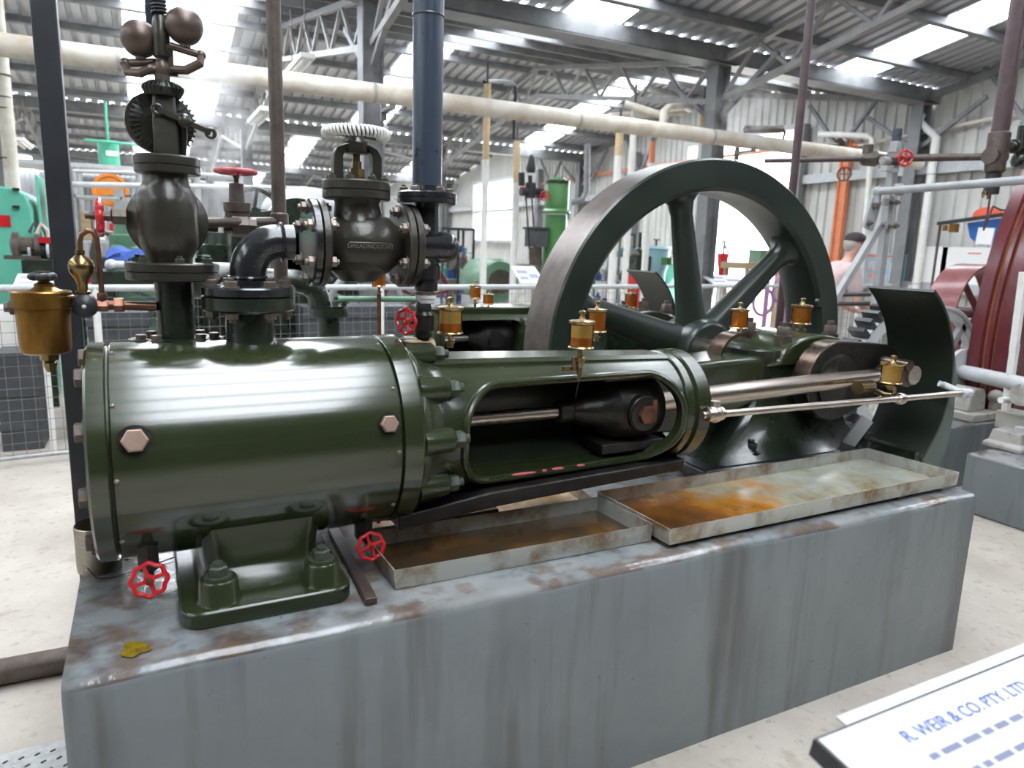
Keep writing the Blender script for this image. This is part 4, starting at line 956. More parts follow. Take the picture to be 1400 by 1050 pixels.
one('lagged_branch', 'short level cream pipe above the tan topped riser', 'pipe', B().cyl(P(832, 160, Y=8.3), P(935, 152, Y=8.3), px(5, P(880, 150, Y=8.3))), 'lag')
one('looped_pipe', 'cream square pipe loop over the long lagged pipe', 'pipe', B().tube([P(906, 168, Y=7.4), P(908, 152, Y=7.4), P(914, 147, Y=7.4), P(936, 145, Y=7.9), P(943, 149, Y=8.1)], px(5, P(920, 150, Y=7.6)), 12), 'lag')
q = P(5, 120, Y=9.4)
t = thing('lagged_riser', 'rust streaked white riser at the far edge of the shed, by the teal cabinet', 'pipe', (q.x, 9.4, 0))
B().cyl((q.x, 9.4, 0), (q.x, 9.4, 4.3), px(9, q), n=24).build('lagging', 'lag', t)
for y in (103, 133, 148, 216): B().torus(P(5, y, Y=9.4), Z1, px(9.2, q), .008, 20, 6).build('tie_wire', 'iron', t)
one('black_link_pipe', 'thin black bent pipe joining the tops of two white risers', 'pipe', B().tube([P(702, 190, Y=9.3), P(705, 128, Y=9.2), P(704, 116, Y=9.15), P(697, 112, Y=9.0), P(680, 111, Y=8.6), P(662, 112, Y=8.2)], .022, 10), 'post')
# thin purple pipe, brown pipes and valves at the side of the flywheel
one('hanger_pipe', 'thin brown vertical pipe dropping from roof behind the flywheel rim', 'pipe', B().cyl((3.84, 3.5, .3), (3.84, 3.5, 4.4), px(5.6, P(1100, 100, Y=3.5))), 'purple')
t = thing('overhead_steam_line', 'brown overhead steam line with a red handwheel valve and black fittings', 'pipe', P(1200, 218, Y=4.0))
a, e = P(1045, 220, Y=4.7), P(1362, 214, Y=3.4); r = px(4.6, P(1200, 218, Y=4.0))
mid = lambda f: a+(e-a)*f
ax = (e-a).normalized()
B().cyl(a, mid(.5), r*.75).build('thin_run', 'purple', t); B().cyl(mid(.5), e, r*1.05).build('thick_run', 'iron', t)
B().lathe(mid(.44), ax, [(0, r*1.2), (.02, r*1.9), (.12, r*2.3), (.14, r*1.6), (.2, r*1.2)], 8).cyl(mid(.47), mid(.47)+Z1*.11, r*1.5).build('strainer', 'iron', t)
vv = B().lathe(mid(.59), ax, [(-.06, r*1.5), (-.05, r*1.9), (.05, r*1.9), (.06, r*1.5)], 8).cyl(mid(.59), mid(.59)+V((-.03, -.12, 0)), r*.6).build('line_valve', 'iron', t)
handwheel(vv, P(1238, 216, Y=3.78), (-.35, -1, 0), px(11.5, P(1239, 216, Y=3.8)), 'red', spokes=5, lobes=8)
t = thing('drop_pipe', 'thick purple brown pipe coming down from roof at the edge of the shed', 'pipe', P(1362, 240, Y=3.4))
q = P(1362, 214, Y=3.4); top = P(1396, 0, Y=3.4); rr = px(11, q)
B().cyl((q.x, 3.4, q.z), (q.x, 3.4, 4.6), rr).build('drop', 'purple', t)
B().lathe((q.x, 3.4, q.z-.13), Z1, [(0, rr*.8), (.02, rr*1.15), (.20, rr*1.25), (.30, rr*1.25), (.31, rr*1.05)], 16).cyl((q.x-.09, 3.4, q.z), (q.x+.06, 3.4, q.z), rr).build('elbow_fitting', 'iron', t)
B().cyl((q.x, 3.4, q.z-.13), (q.x, 3.4, q.z-.28), rr*.9).build('black_joint', 'post', t)
fx = P(1385, 200, Y=3.4); B().cyl(fx-X1*.1, fx+X1*.4, .035).sph(fx, .055).cyl(fx+V((.1, 0, -.13)), fx+V((.1, 0, .16)), .04).lathe(fx+V((.06, 0, -.1)), X1, [(0, .03), (.02, .055), (.2, .055)], 8).build('black_fittings', 'dgreen', t)
B().tube([(q.x, 3.4, q.z-.28), (q.x, 3.4, q.z-.42), (q.x-.02, 3.4, q.z-.55), P(1358, 282, Y=3.4), P(1368, 287, Y=3.4), P(1392, 289, Y=3.4)], .008, 8).build('drain_tube', 'purple', t)
q2 = P(1352, 265, Y=3.4); dv = B().sph(q2, .022).cyl(q2-X1*.05, q2, .010).cyl(q2-Z1*.04, q2+Z1*.05, .014).build('drain_cock', 'dbrass', t)
handwheel(dv, P(1345, 265, Y=3.4), (1, -.6, 0), .028, 'dbrass', spokes=4, lobes=0, hub=None)
# conduit and downpipes on the end wall
WX = XR-.22
CONDUIT = t = thing('orange_conduit', 'orange conduit running along the end wall with a wide vertical drop', 'conduit', (WX, 9.2, 0))
z0 = 3.62
B().tube([(WX+.11, 22, z0-.1), (WX+.11, 17, z0), (WX+.11, 13, z0+.02), (WX+.11, 10.2, z0-.01), (WX+.11, 9.1, z0-.06), (WX+.11, 8.85, z0-.12)], .035, 10).build('long_run', 'conduit', t)
B().box((WX+.11, 9.05, 1.95), (.07, .18, 3.3)).box((WX+.08, 9.13, 1.95), (.08, .03, 3.3)).box((WX+.08, 8.97, 1.95), (.08, .03, 3.3)).build('cable_tray', 'conduit', t)
B().tube([(WX+.11, 8.85, z0-.12), (WX+.11, 7.9, z0-.06), (WX+.11, 6.5, z0+.03), (WX+.11, 4.5, z0+.28), (WX+.11, 3.0, z0+.3)], .026, 10).build('white_cable', 'lag', t)
t = thing('downpipe', 'white offset downpipe in corner of the end wall by the steel column', 'downpipe', (WX, 7.42, 0))
pts = [P(1262, 155, X=WX), P(1258, 160, X=WX), P(1258, 168, X=WX), P(1280, 188, X=WX)]; pq = pts[-1]
B().tube(pts+[(WX, pq.y, 0)], .062, 14).build('pipe_run', 'white', t)
for z in (1.2, 2.9): B().torus((WX, pq.y, z), Z1, .064, .008, 18, 6).build('clip', 'galv', t)
q = P(1188, 300, X=WX-.05)
one('downpipe', 'white square topped downpipe on end wall above the person', 'downpipe', B().tube([P(1120, 183, X=WX-.05), P(1186, 186, X=WX-.05), P(1193, 190, X=WX-.05), (WX-.05, P(1190, 300, X=WX-.05).y, 0)], .05, 10), 'white')
t = thing('grey_downpipe', 'dark grey flue pipe bending towards the green vertical engine', 'pipe', P(800, 270, Y=11))
B().tube([P(803, 197, Y=11), P(802, 262, Y=11), P(796, 274, Y=11), P(780, 277, Y=11)], px(4.2, P(800, 250, Y=11)), 12).build('bend', 'struct', t)
# grey linkage post with clamps
LYp = 4.0
q = P(1212, 300, Y=LYp)
t = thing('linkage_post', 'pale grey steel post with bolted clamps and slanting brace behind the splash guard', 'post', (q.x, LYp, 0))
B().box((q.x, LYp, 1.25), (.066, .06, 2.5)).build('upright', 'grey', t, bev=.004)
B().bar(P(1128, 432, Y=LYp-.05), P(1204, 306, Y=LYp-.05), .05, .055).build('brace', 'grey', t, bev=.004)
for (ax_, ay, bx_, by) in ((1190, 274, 1204, 312), (1187, 276, 1200, 310)): pass
B().bar(P(1186, 313, Y=LYp-.06), P(1198, 273, Y=LYp-.06), .02, .12).build('clamp_plate', 'grey', t)
B().box(P(1215, 277, Y=LYp-.06), (.13, .03, .055)).build('clamp_strap', 'grey', t)
B().box(P(1214, 308, Y=LYp-.06), (.16, .03, .06)).build('clamp_strap', 'grey', t)
for x, y in ((1195, 282), (1188, 305), (1218, 277), (1226, 277), (1216, 309), (1224, 309)): B().bolt(P(x, y, Y=LYp-.075), (0, -1, 0), .017, .025).build('clamp_bolt', 'bolt', t)
a, e = P(1200, 262, Y=LYp-.08), P(1405, 246, Y=2.9)
B().cyl(a, e, .030).sph(a, .04).cyl(P(1222, 260, Y=LYp-.1), P(1234, 259, Y=LYp-.14), .048).cyl(a, a+Z1*-.09, .03).build('cross_bar', 'grey', t)
B().box((q.x, LYp, 2.48), (.05, .05, .24)).build('post_tip', 'bluesteel', t)
B().cyl(P(1232, 221, Y=LYp-.05), P(1206, 219, Y=LYp-.05), .03).build('cross_pin', 'grey', t)
B().box(P(1216, 232, Y=LYp-.05), (.16, .06, .03)).build('head_bracket', 'lgrey', t)
B().torus(P(1154, 238, X=WX-.3), (-1, -.4, 0), .11, .016, 24, 8).bar(P(1146, 238, X=WX-.3), P(1162, 238, X=WX-.3), .02, .02).bar(P(1154, 230, X=WX-.3), P(1154, 247, X=WX-.3), .02, .02).build('hanging_ring', 'iron', CONDUIT)
one('vent_pipe', 'brown pipe with flanged end in front of the wall behind the flywheel', 'pipe', B().cyl(P(1020, 177, Y=7.5), P(1068, 177, Y=7.5), .05).tube([P(1068, 172, Y=7.5), P(1073, 182, Y=7.5), P(1070, 192, Y=7.5)], .02, 8).tube([P(1074, 197, Y=7.5), P(1100, 200, Y=7.4), P(1148, 198, Y=7.2)], .03, 10).cyl(P(1147, 198, Y=7.2), P(1152, 198, Y=7.2), .09), 'iron')
# ------------------------------------------------------------------ right hand machine: blocks, shaft, gear, pulley, large wheel
b1 = B().box((5.08, 3.05, .225), (.66, .42, .45)); one('concrete_block', 'grey concrete block under the pale pillow block bearing', 'concrete block', b1, 'plinth', bev=.015)
b2 = B().box((5.85, 1.9, .19), (2.6, 1.3, .38)); one('concrete_block', 'larger grey concrete block under the maroon machine at the side aisle', 'concrete block', b2, 'plinth', bev=.015)
t = thing('pedestal_bearing', 'worn pale pedestal bearing on the smaller concrete block', 'bearing', P(1316, 572, Y=3.0))
q = P(1314, 574, Y=3.02); q.z = .45
B().box(q+Z1*.03, (.30, .34, .06)).build('sole_plate', 'creamdirt', t, bev=.01)
B().loft([[(q.x+a*w_, q.y+c*.10, q.z+h) for a, c in ((-1, -1), (1, -1), (1, 1), (-1, 1))] for w_, h in ((.10, .06), (.085, .17), (.06, .22))]).build('body', 'creamdirt', t, bev=.01)
B().sph(q+V((.17, -.12, .16)), .05).cyl(q+V((.17, -.12, .16)), q+V((.17, -.12, .06)), .035).build('grease_cap', 'creamdirt', t)
sx_, sz_ = 5.28, .76
t = thing('line_shaft', 'pale grey round shaft with end disc running out past the maroon wheel', 'shaft', (sx_, 2.6, sz_))
sa, se = P(1316, 508, Y=3.2), P(1420, 531, Y=2.35)
B().cyl(sa, se, .052, n=28).build('shaft', 'lgrey', t); B().cyl(sa+V((0, .03, 0)), sa-V((0, .0, 0)), .17, n=36).build('end_disc', 'lgrey', t)
B().cyl(P(1396, 540, Y=2.45), P(1402, 540, Y=2.45), .07).build('collar', 'creamdirt', t)
one('white_strip', 'slim white strip in two lengths in front of the maroon flywheel', 'post', B().bar(P(1374, 566, Y=2.62), P(1388, 470, Y=2.62), .04, .04).bar(P(1386, 480, Y=2.62), P(1400, 372, Y=2.62), .04, .04).cyl(P(1368, 547, Y=2.58), P(1384, 547, Y=2.58), .02), 'white')  # pale strip beside the wheel edge, drawn as two slanting white bars
q = P(1386, 612, Z=.38); py_ = q.y
t = thing('white_pedestal', 'chunky cream pedestal foot with stud on the larger concrete block', 'pedestal', (q.x, py_, .38))
B().loft([[(q.x+x*w_, py_+y*w_*.8, z) for x, y in ((-1, -1), (1, -1), (1, 1), (-1, 1))] for w_, z in ((.15, .38), (.15, .41), (.125, .43), (.11, .50))]).build('foot', 'creamdirt', t, bev=.008)
B().cyl((q.x-.06, py_-.05, .50), (q.x-.06, py_-.05, .535), .03).build('stud', 'lgrey', t)
B().box((q.x+.10, py_+.06, .54), (.17, .18, .12)).build('column_base', 'creamdirt', t, bev=.008)
# gear wheel
gc = P(1217, 510, Y=3.05); R = .43
t = thing('gear_wheel', 'grey rimmed gear wheel with dark teeth half hidden by the splash guard', 'gear', gc-Z1*R)
B().lathe(gc, Y1, [(-.05, R-.10), (-.05, R-.005), (.05, R-.005), (.05, R-.10), (-.05, R-.10)], 72, caps=False).build('rim', 'lgrey', t)
tb = B()
for k in range(38):
    a = 2*PI*k/38; d = V((math.cos(a), 0, math.sin(a))); n = V((-math.sin(a), 0, math.cos(a)))
    tb.box(gc+d*(R+.03), (.075, .12, .03), rot=MX((d, Y1, n)).transposed())
tb.build('teeth', 'post', t)['kind'] = 'stuff'
for k in range(6):
    a = 2*PI*k/6+.3; d = V((math.cos(a), 0, math.sin(a))); B().bar(gc+d*.06, gc+d*(R-.09), .05, .05, up=(0, 1, 0)).build('spoke', 'lgrey', t)
B().cyl(gc-Y1*.09, gc+Y1*.09, .09).build('hub', 'lgrey', t)
q = P(1331, 508, Y=3.4); R2_ = .54; rc = V((q.x-R2_, 3.4, q.z))
t = thing('pale_wheel', 'pale grey ringed wheel between the splash guard and maroon pulley', 'wheel', rc-Z1*R2_)
B().lathe(rc, -Y1, [(-.05, R2_-.07), (-.05, R2_), (.03, R2_), (.035, R2_-.012), (.03, R2_-.03), (.02, R2_-.035), (.02, R2_-.09), (-.05, R2_-.07)], 80, caps=False).build('rim', 'lgrey', t)
B().cyl(rc-Y1*.06, rc+Y1*.06, .10).build('hub', 'lgrey', t)
for k in range(5):
    a = 2*PI*k/5+.9; d = V((math.cos(a), 0, math.sin(a))); B().bar(rc+d*.08, rc+d*(R2_-.05), .06, .04, up=(0, 1, 0)).build('spoke', 'grey', t)
# small maroon pulley
pc = P(1346, 429, Y=3.7); R = px(66, pc)
t = thing('belt_pulley', 'dusty maroon wide belt pulley with slim spokes', 'pulley', pc-Z1*R)
B().lathe(pc, Y1, [(0, R-.02), (0, R), (.02, R+.003), (.26, R+.003), (.28, R), (.28, R-.02), (0, R-.02)], 96, caps=False).build('rim', 'lmaroon', t)
for k in range(4):
    a = 2*PI*k/4+R_(47); d = V((math.cos(a), 0, math.sin(a))); B().bar(pc+Y1*.05+d*.03, pc+Y1*.05+d*(R-.01), .045, .03, up=(0, 1, 0)).build('spoke', 'maroon', t)
B().cyl(pc-Y1*.02, pc+Y1*.30, .05).build('hub', 'maroon', t)
one('pulley_stand', 'dark maroon upright stand behind the belt pulley', 'stand', B().box((pc.x-.03, 4.2, .55), (.10, .12, 1.1)).box((pc.x+.3, 4.2, .5), (.2, .2, 1.0)).box((pc.x, 4.2, .02), (.6, .4, .04)), 'maroon')
# big maroon wheel
wc = V((7.95, 2.97, 1.0)); R = 2.44
t = thing('grooved_flywheel', 'huge glossy maroon flywheel with gold lined grooves at the side aisle', 'flywheel', (wc.x, wc.y, 0))
b = B(); b.lathe(wc, Y1, [(-.13, R-.16), (-.13, R), (.03, R+.01), (.04, R-.02), (.06, R+.01), (.09, R+.01), (.11, R-.02), (.13, R+.01), (.22, R), (.23, R-.16), (-.13, R-.16)], 220, caps=False)
bm = b.bm
ro = b.build('rim', 'maroon', t); me = ro.data
B().lathe(wc, Y1, [(.0285, R+.0115), (.034, R-.002), (.041, R-.0165), (.047, R-.007)], 220, caps=False).build('gold_line', 'gold', t)
B().lathe(wc, Y1, [(.0885, R+.0115), (.098, R-.003), (.109, R-.0165), (.115, R-.007)], 220, caps=False).build('gold_line', 'gold', t)
for k in range(8):
    a = 2*PI*k/8+.25; d = V((math.cos(a), 0, math.sin(a))); n = V((-math.sin(a), 0, math.cos(a)))
    B().loft([[wc+d*r_+n*(w_*math.cos(2*PI*i/12))+Y1*(.06*math.sin(2*PI*i/12)) for i in range(12)] for r_, w_ in ((.2, .12), (R-.1, .08))]).build('spoke', 'maroon', t)
B().cyl(wc-Y1*.25, wc+Y1*.25, .26).build('hub', 'maroon', t)
pts = [P(1372, 420, Y=3.9), P(1382, 360, Y=3.9), P(1394, 310, Y=3.9), P(1410, 262, Y=3.9)]
o = B().sheet([[p, p+V((.0, .15, 0))] for p in pts]).build('drive_belt', 'belt', None, solid=.008); tag(o, 'wide grey drive belt rising from pulley past the maroon flywheel', 'belt')
# ------------------------------------------------------------------ end wall boards, sign, hoist
bx_ = XR-.13
def board(name, label, x0, y0, x1, y1, m, X=bx_, th=.02, pics=()):
    p, q = P(x0, y0, X=X), P(x1, y1, X=X); zt, zb = (p.z+P(x1, y0, X=X).z)/2, (q.z+P(x0, y1, X=X).z)/2
    t = thing(name, label, 'notice board', (X, (p.y+q.y)/2, zb))
    B().box((X, (p.y+q.y)/2, (zt+zb)/2), (th, abs(p.y-q.y), zt-zb)).build('panel', m, t)
    for (fx0, fy0, fx1, fy1, mm) in pics:
        yy0, yy1 = p.y+(q.y-p.y)*fx0, p.y+(q.y-p.y)*fx1; z0, z1 = zt+(zb-zt)*fy0, zt+(zb-zt)*fy1
        B().box((X-th/2-.002, (yy0+yy1)/2, (z0+z1)/2), (.004, abs(yy1-yy0), abs(z1-z0))).build('print', mm, t)
    return t
board('poster_board', 'pale blue poster board with printed pictures beside the person', 1182, 347, 1236, 386, 'skyblue', pics=((.05, .05, .75, .12, 'signred'), (.1, .25, .35, .6, 'picture'), (.4, .25, .62, .5, 'picture'), (.1, .7, .6, .9, 'picture'), (.66, .3, .9, .9, 'paper')))
board('white_board', 'large blank white board behind the maroon belt pulley', 1290, 338, 1372, 402, 'paper', pics=((.4, .12, .6, .14, 'signred'), (.6, .55, .66, .75, 'greyink')))
board('white_board', 'narrow white board next to the corner downpipe', 1266, 337, 1288, 402, 'paper')
q = P(1349, 308, X=XR-.9); k = px(1, q)
t = thing('round_sign', 'round sign with orange red dome and blue lower half on the end wall', 'sign', q-Z1*k*28)
def wallpt(x, y): return P(x, y, X=XR-.9)
B().prism([wallpt(x, y) for x, y in [(1329, 297)]+[(1351+22*math.cos(R_(180-180*i/14)), 297-14*math.sin(R_(180-180*i/14))) for i in range(15)]], (.03, 0, 0)).build('red_half', 'signred', t)
B().prism([wallpt(x, y) for x, y in ((1322, 305), (1382, 296), (1378, 312), (1368, 328), (1356, 335), (1338, 335), (1326, 325))], (.03, 0, 0)).build('blue_half', 'signblue', t)
B().prism([wallpt(x, y) for x, y in ((1339, 311), (1361, 312), (1356, 335), (1334, 334))], (-.02, 0, 0)).build('white_plate', 'paper', t)
B().bar(wallpt(1284, 306)-X1*.03, wallpt(1386, 292)-X1*.03, .05, .05).build('arm', 'post', t)
B().box(wallpt(1306, 312)-X1*.03, (.08, .10, .12)).box(wallpt(1294, 312)-X1*.03, (.05, .05, .08)).build('yellow_bracket', 'oldbrass', t)
B().cyl(wallpt(1286, 304), V((wallpt(1286, 304).x, wallpt(1286, 304).y, 0)), .018).build('stake', 'iron', t)
# ------------------------------------------------------------------ person
def skin(name, chains, m, parent, sub=2):
    """one connected graph of joints -> continuous skinned surface"""
    me = bpy.data.meshes.new(name); vs, rs, es, idx = [], [], [], {}
    for ch in chains:
        prev = None
        for key, co, r in ch:
            if key not in idx: idx[key] = len(vs); vs.append(V(co)); rs.append(r)
            if prev is not None: es.append((prev, idx[key]))
            prev = idx[key]
    org = ORG[parent]; me.from_pydata([v-org for v in vs], es, [])
    o = bpy.data.objects.new(name, me); COL.objects.link(o); o.parent = parent; ORG[o] = org
    md = o.modifiers.new('skin', 'SKIN'); md.use_smooth_shade = True
    for i, r in enumerate(rs):
        sv_ = me.skin_vertices[0].data[i]; r2 = r if isinstance(r, tuple) else (r, r); sv_.radius = r2; sv_.use_root = (i == 0)
    s2 = o.modifiers.new('sub', 'SUBSURF'); s2.levels = sub; s2.render_levels = sub
    freeze(o); o.data.materials.clear(); o.data.materials.append(M[m])
    for p in o.data.polygons: p.use_smooth = True
    return o
def person():
    o = V((5.93, 4.9, 0)); t = thing('person', 'person in pale pink shirt and dark cap leaning forward beside the grey linkage post', 'person', o)
    # local frame: f = facing (towards the end wall and a little to the camera), l = their left
    f = V((.93, -.36, 0)).normalized(); l = V((-f.y, f.x, 0))
    g = lambda a, b_, z: o+f*a+l*b_+Z1*z
    lean = lambda z: .26*max(0, z-.95)
    pel = ('pel', g(0, 0, .96), (.15, .115)); ch = []
    ch.append([pel, ('wa', g(.05, 0, 1.12), (.135, .11)), ('che', g(.12, 0, 1.33), (.13, .10)), ('sh', g(.18, 0, 1.45), (.09, .065)), ('nk', g(.23, 0, 1.54), .052), ('hd0', g(.26, 0, 1.60), .068), ('hd1', g(.275, 0, 1.67), (.074, .088)), ('hd2', g(.275, 0, 1.735), (.07, .08)), ('hd3', g(.27, 0, 1.775), .045)])
    ch.append([('hd1', 0, 0), ('nose', g(.365, 0, 1.665), .014)])
    for s in (-1, 1):
        ch.append([('hd1', 0, 0), ('ear%d' % s, g(.265, s*.082, 1.665), .014)])
        ch.append([('sh', 0, 0), ('s%d' % s, g(.17, s*.17, 1.43), .045), ('e%d' % s, g(.22, s*.24, 1.16), .044), ('w%d' % s, g(.42, s*.17, 1.05), .028), ('p%d' % s, g(.48, s*.15, 1.035), (.036, .02))])
        for q, (dy, L) in enumerate(((-.027, .075), (-.009, .085), (.010, .08), (.026, .062))):
            ch.append([('p%d' % s, 0, 0), ('f%d%d' % (s, q), g(.515, s*(.15+dy), 1.03), .0095), ('g%d%d' % (s, q), g(.515+L*.55, s*(.15+dy*1.1), 1.02), .009), ('h%d%d' % (s, q), g(.515+L*.9, s*(.15+dy*1.1), 1.0), .008)])
        ch.append([('p%d' % s, 0, 0), ('t%d' % s, g(.475, s*.105, 1.03), .010), ('u%d' % s, g(.51, s*.09, 1.015), .009)])
        ch.append([pel, ('hp%d' % s, g(-.01, s*.10, .88), .088), ('k%d' % s, g(.03, s*.11, .50), .056), ('a%d' % s, g(-.02, s*.12, .09), .040), ('ft%d' % s, g(.10, s*.13, .045), .042), ('to%d' % s, g(.19, s*.135, .035), .034)])
    skin('body', ch, 'skin', t)
    sh = [[('c', g(.06, 0, 1.10), (.155, .13)), ('b', g(.12, 0, 1.33), (.185, .145)), ('a', g(.18, 0, 1.465), (.155, .115)), ('n', g(.215, 0, 1.515), .068)], [('c', 0, 0), ('d', g(.0, 0, .93), (.172, .135))]]
    for s in (-1, 1): sh.append([('a', 0, 0), ('s%d' % s, g(.17, s*.185, 1.44), .085), ('e%d' % s, g(.215, s*.235, 1.20), .066)])
    skin('shirt', sh, 'shirt', t)
    tr = [[('p', g(0, 0, .95), (.165, .13)), ('p2', g(0, 0, .90), (.16, .128))]]
    for s in (-1, 1): tr.append([('p', 0, 0), ('h%d' % s, g(-.01, s*.10, .85), .10), ('k%d' % s, g(.03, s*.11, .50), .075), ('a%d' % s, g(-.015, s*.12, .10), .062)])
    skin('trousers', tr, 'trousers', t)
    for s in (-1, 1): B().sph(g(.11, s*.13, .045), 1, 20, 12, (.16, .06, .05), MX((f, l, Z1)).transposed()).build('shoe', 'dgrey', t)
    hd = g(.27, 0, 1.70); rt = MX((f, l, Z1)).transposed()
    B().sph(hd-f*.030-Z1*.006, 1, 28, 16, (.078, .083, .080), rt).build('hair', 'hair', t)
    cp = B(); cp.lathe(hd+Z1*.03, Z1, [(0, .098), (.02, .099), (.05, .088), (.072, .06), (.082, .02)], 28)
    cp.sph(hd+f*.115+Z1*.035, 1, 20, 8, (.075, .07, .010), rt); cp.build('cap', 'cap', t)
    for s in (-1, 1): B().sph(hd+f*.088+l*s*.032-Z1*.02, .008, 10, 6).build('eye', 'post', t)
    B().sph(hd+f*.082-Z1*.075, 1, 12, 6, (.01, .022, .006), rt).build('mouth', 'faded', t)
person()
# ------------------------------------------------------------------ exhibits beyond the fence
def cabinet(label):
    Y = 7.85; a = P(-40, 250, Y=Y); e = P(50, 350, Y=Y); t = thing('control_cabinet', label, 'machine', (a.x*.5+e.x*.5, Y, 0))
    B().loft([[(a.x, y, .0), (a.x, y, a.z), (e.x-.13, y, a.z-.02), (e.x-.04, y, a.z-.07), (e.x, y, a.z-.2), (e.x, y, 0)] for y in (Y, Y+1.0)]).build('casing', 'teal', t, bev=.02)
    u, v_ = P(48, 240, Y=Y+.1), P(62, 345, Y=Y+.1); B().box(((u.x+v_.x)/2, Y+.3, u.z/2), (v_.x-u.x, .5, u.z)).build('tall_box', 'teal', t, bev=.01)
    u, v_ = P(63, 243, Y=Y), P(80, 282, Y=Y); B().box(((u.x+v_.x)/2, Y+.25, (u.z+v_.z)/2), (v_.x-u.x, .4, u.z-v_.z)).build('meter_box', 'teal', t, bev=.01)
    B().box(P(4, 302, Y=Y-.008), (.11, .012, .10)).build('red_plate', 'red', t)
    for y in (259, 283): B().box(P(22, y, Y=Y-.02), (.05, .04, .025)).build('latch', 'dgreen', t)
    for x in (60, 68): B().tube([P(x, 345, Y=Y-.1), P(x-6, 318, Y=Y-.1), P(x-14, 305, Y=Y-.1), P(x-20, 318, Y=Y-.12)], .014, 8).build('hose', 'dgrey', t)
    B().tube([P(52, 350, Y=Y-.2), P(51, 318, Y=Y-.2), P(56, 306, Y=Y-.2), P(66, 316, Y=Y-.2), P(68, 350, Y=Y-.2)], .018, 8).build('hose', 'lag', t)
cabinet('large teal control cabinet with rounded shoulder beyond the mesh fence')
def tank():
    Y = 13; c0, c1 = P(150, 228, Y=Y), P(150, 196, Y=Y); r = px(13, c0); t = thing('header_tank', 'small green header tank raised on a railed platform', 'tank', (c0.x, Y, 0))
    B().lathe((c0.x, Y, c0.z), Z1, [(0, r), (c1.z-c0.z, r), (c1.z-c0.z+.01, r*1.08), (c1.z-c0.z+.03, r*1.08)], 28).build('tank_shell', 'mint', t)
    B().box((c0.x, Y, c0.z-.04), (2.6, .9, .06)).build('platform', 'lgrey', t)
    for dx in (-1.2, -.4, .4, 1.2): B().cyl((c0.x+dx, Y-.4, 0), (c0.x+dx, Y-.4, c0.z-.04), .05, n=12).build('leg', 'grey', t)
    for dx in (-.55, -.50): B().cyl((c0.x+dx-.25, Y-.42, c0.z), (c0.x+dx-.25, Y-.42, c1.z+.05), .02, n=8).build('rail_post', 'mint', t)
    B().cyl((c0.x, Y, c1.z), (c0.x, Y, c1.z+.6), .02).cyl((c0.x-.3, Y-.2, c1.z), (c0.x+.9, Y-.2, c1.z-.02), .02).build('vent_pipe', 'mint', t)
    B().box((c0.x+.05, Y-r-.004, c1.z-.16), (r*1.1, .01, .07)).build('name_stripe', 'paper', t)
tank()
Y = 11.5
q = P(151, 260, Y=Y); t = thing('orange_flywheel', 'orange disc wheel on a stand below the green header tank', 'flywheel', (q.x, Y, 0))
B().lathe(q, -Y1, [(-.06, .2), (-.06, px(21, q)), (.04, px(22, q)), (.04, px(18, q)), (.02, px(17, q)), (.02, .08)], 48).build('disc', 'orange', t)
B().box((q.x+.1, Y-.2, q.z/2), (.12, .12, q.z)).build('stand', 'grey', t)
B().bar(P(120, 270, Y=Y-.2), P(180, 268, Y=Y-.2), .03, .03).build('drive_rod', 'iron', t)
for i, (y0, yy, xa, xe_) in enumerate(((234, 12.2, 100, 330), (252, 11.0, 96, 420))):
    a, e = P(xa, y0, Y=yy), P(xe_, y0+6, Y=yy); t = thing('grey_pipe', ('upper' if i == 0 else 'lower')+' pale horizontal pipe near the orange disc wheel', 'pipe', V(((a.x+e.x)/2, yy, 0)))
    B().cyl(a, e, px(3.6 if i else 2.6, a)).build('pipe_run', 'lgrey', t)
    for q in (a, e): B().cyl(V((q.x, yy, 0)), q, .03, n=10).build('support', 'grey', t)
# benches with small parts beyond the fence
def bench(label, x0, x1, yt, Y, m, h=None):
    a, e = P(x0, yt, Y=Y), P(x1, yt, Y=Y); t = thing('display_bench', label, 'bench', ((a.x+e.x)/2, Y, 0)); z = (a.z+e.z)/2
    B().box(((a.x+e.x)/2, Y+.3, z-.06), (e.x-a.x, .7, .12)).build('bench_top', m, t)
    for x in (a.x+.08, e.x-.08):
        for y in (Y+.03, Y+.57): B().box((x, y, (z-.12)/2), (.07, .07, z-.12)).build('leg', m, t)
    return z
zb1 = bench('dark green bench with small pump parts by the teal cabinet', 30, 112, 356, 7.0, 'dgreen')
zb2 = bench('long dark green bench behind the governor pipe', 132, 300, 372, 6.9, 'dgreen')
q = P(64, 347, Y=7.1)
t = thing('bench_pump', 'small pump with red body on the dark green bench', 'pump', (q.x, 7.15, zb1))
B().cyl((q.x-.12, 7.15, zb1+.07), (q.x+.14, 7.15, zb1+.07), .065).build('barrel', 'dgreen', t); B().box((q.x+.02, 7.15, zb1+.16), (.2, .1, .05)).build('red_top', 'red', t)
for dx in (-.13, 0, .13): B().cyl((q.x+dx, 7.15, zb1+.07), (q.x+dx+.02, 7.15, zb1+.07), .075).build('band', 'lgrey', t)
q = P(25, 352, Y=7.1)
t = thing('bench_gearbox', 'rusty grey gear casing on the bench under the teal cabinet', 'gear casing', (q.x, 7.15, zb1))
B().lathe((q.x-.05, 7.15, zb1+.11), X1, [(0, .06), (.02, .11), (.06, .11), (.07, .07), (.16, .07), (.17, .1), (.2, .1)], 24).box((q.x+.03, 7.15, zb1+.015), (.25, .15, .03)).build('casing', 'iron', t)
q = P(184, 344, Y=7.1); random.seed(9)
b = B(); secs = []
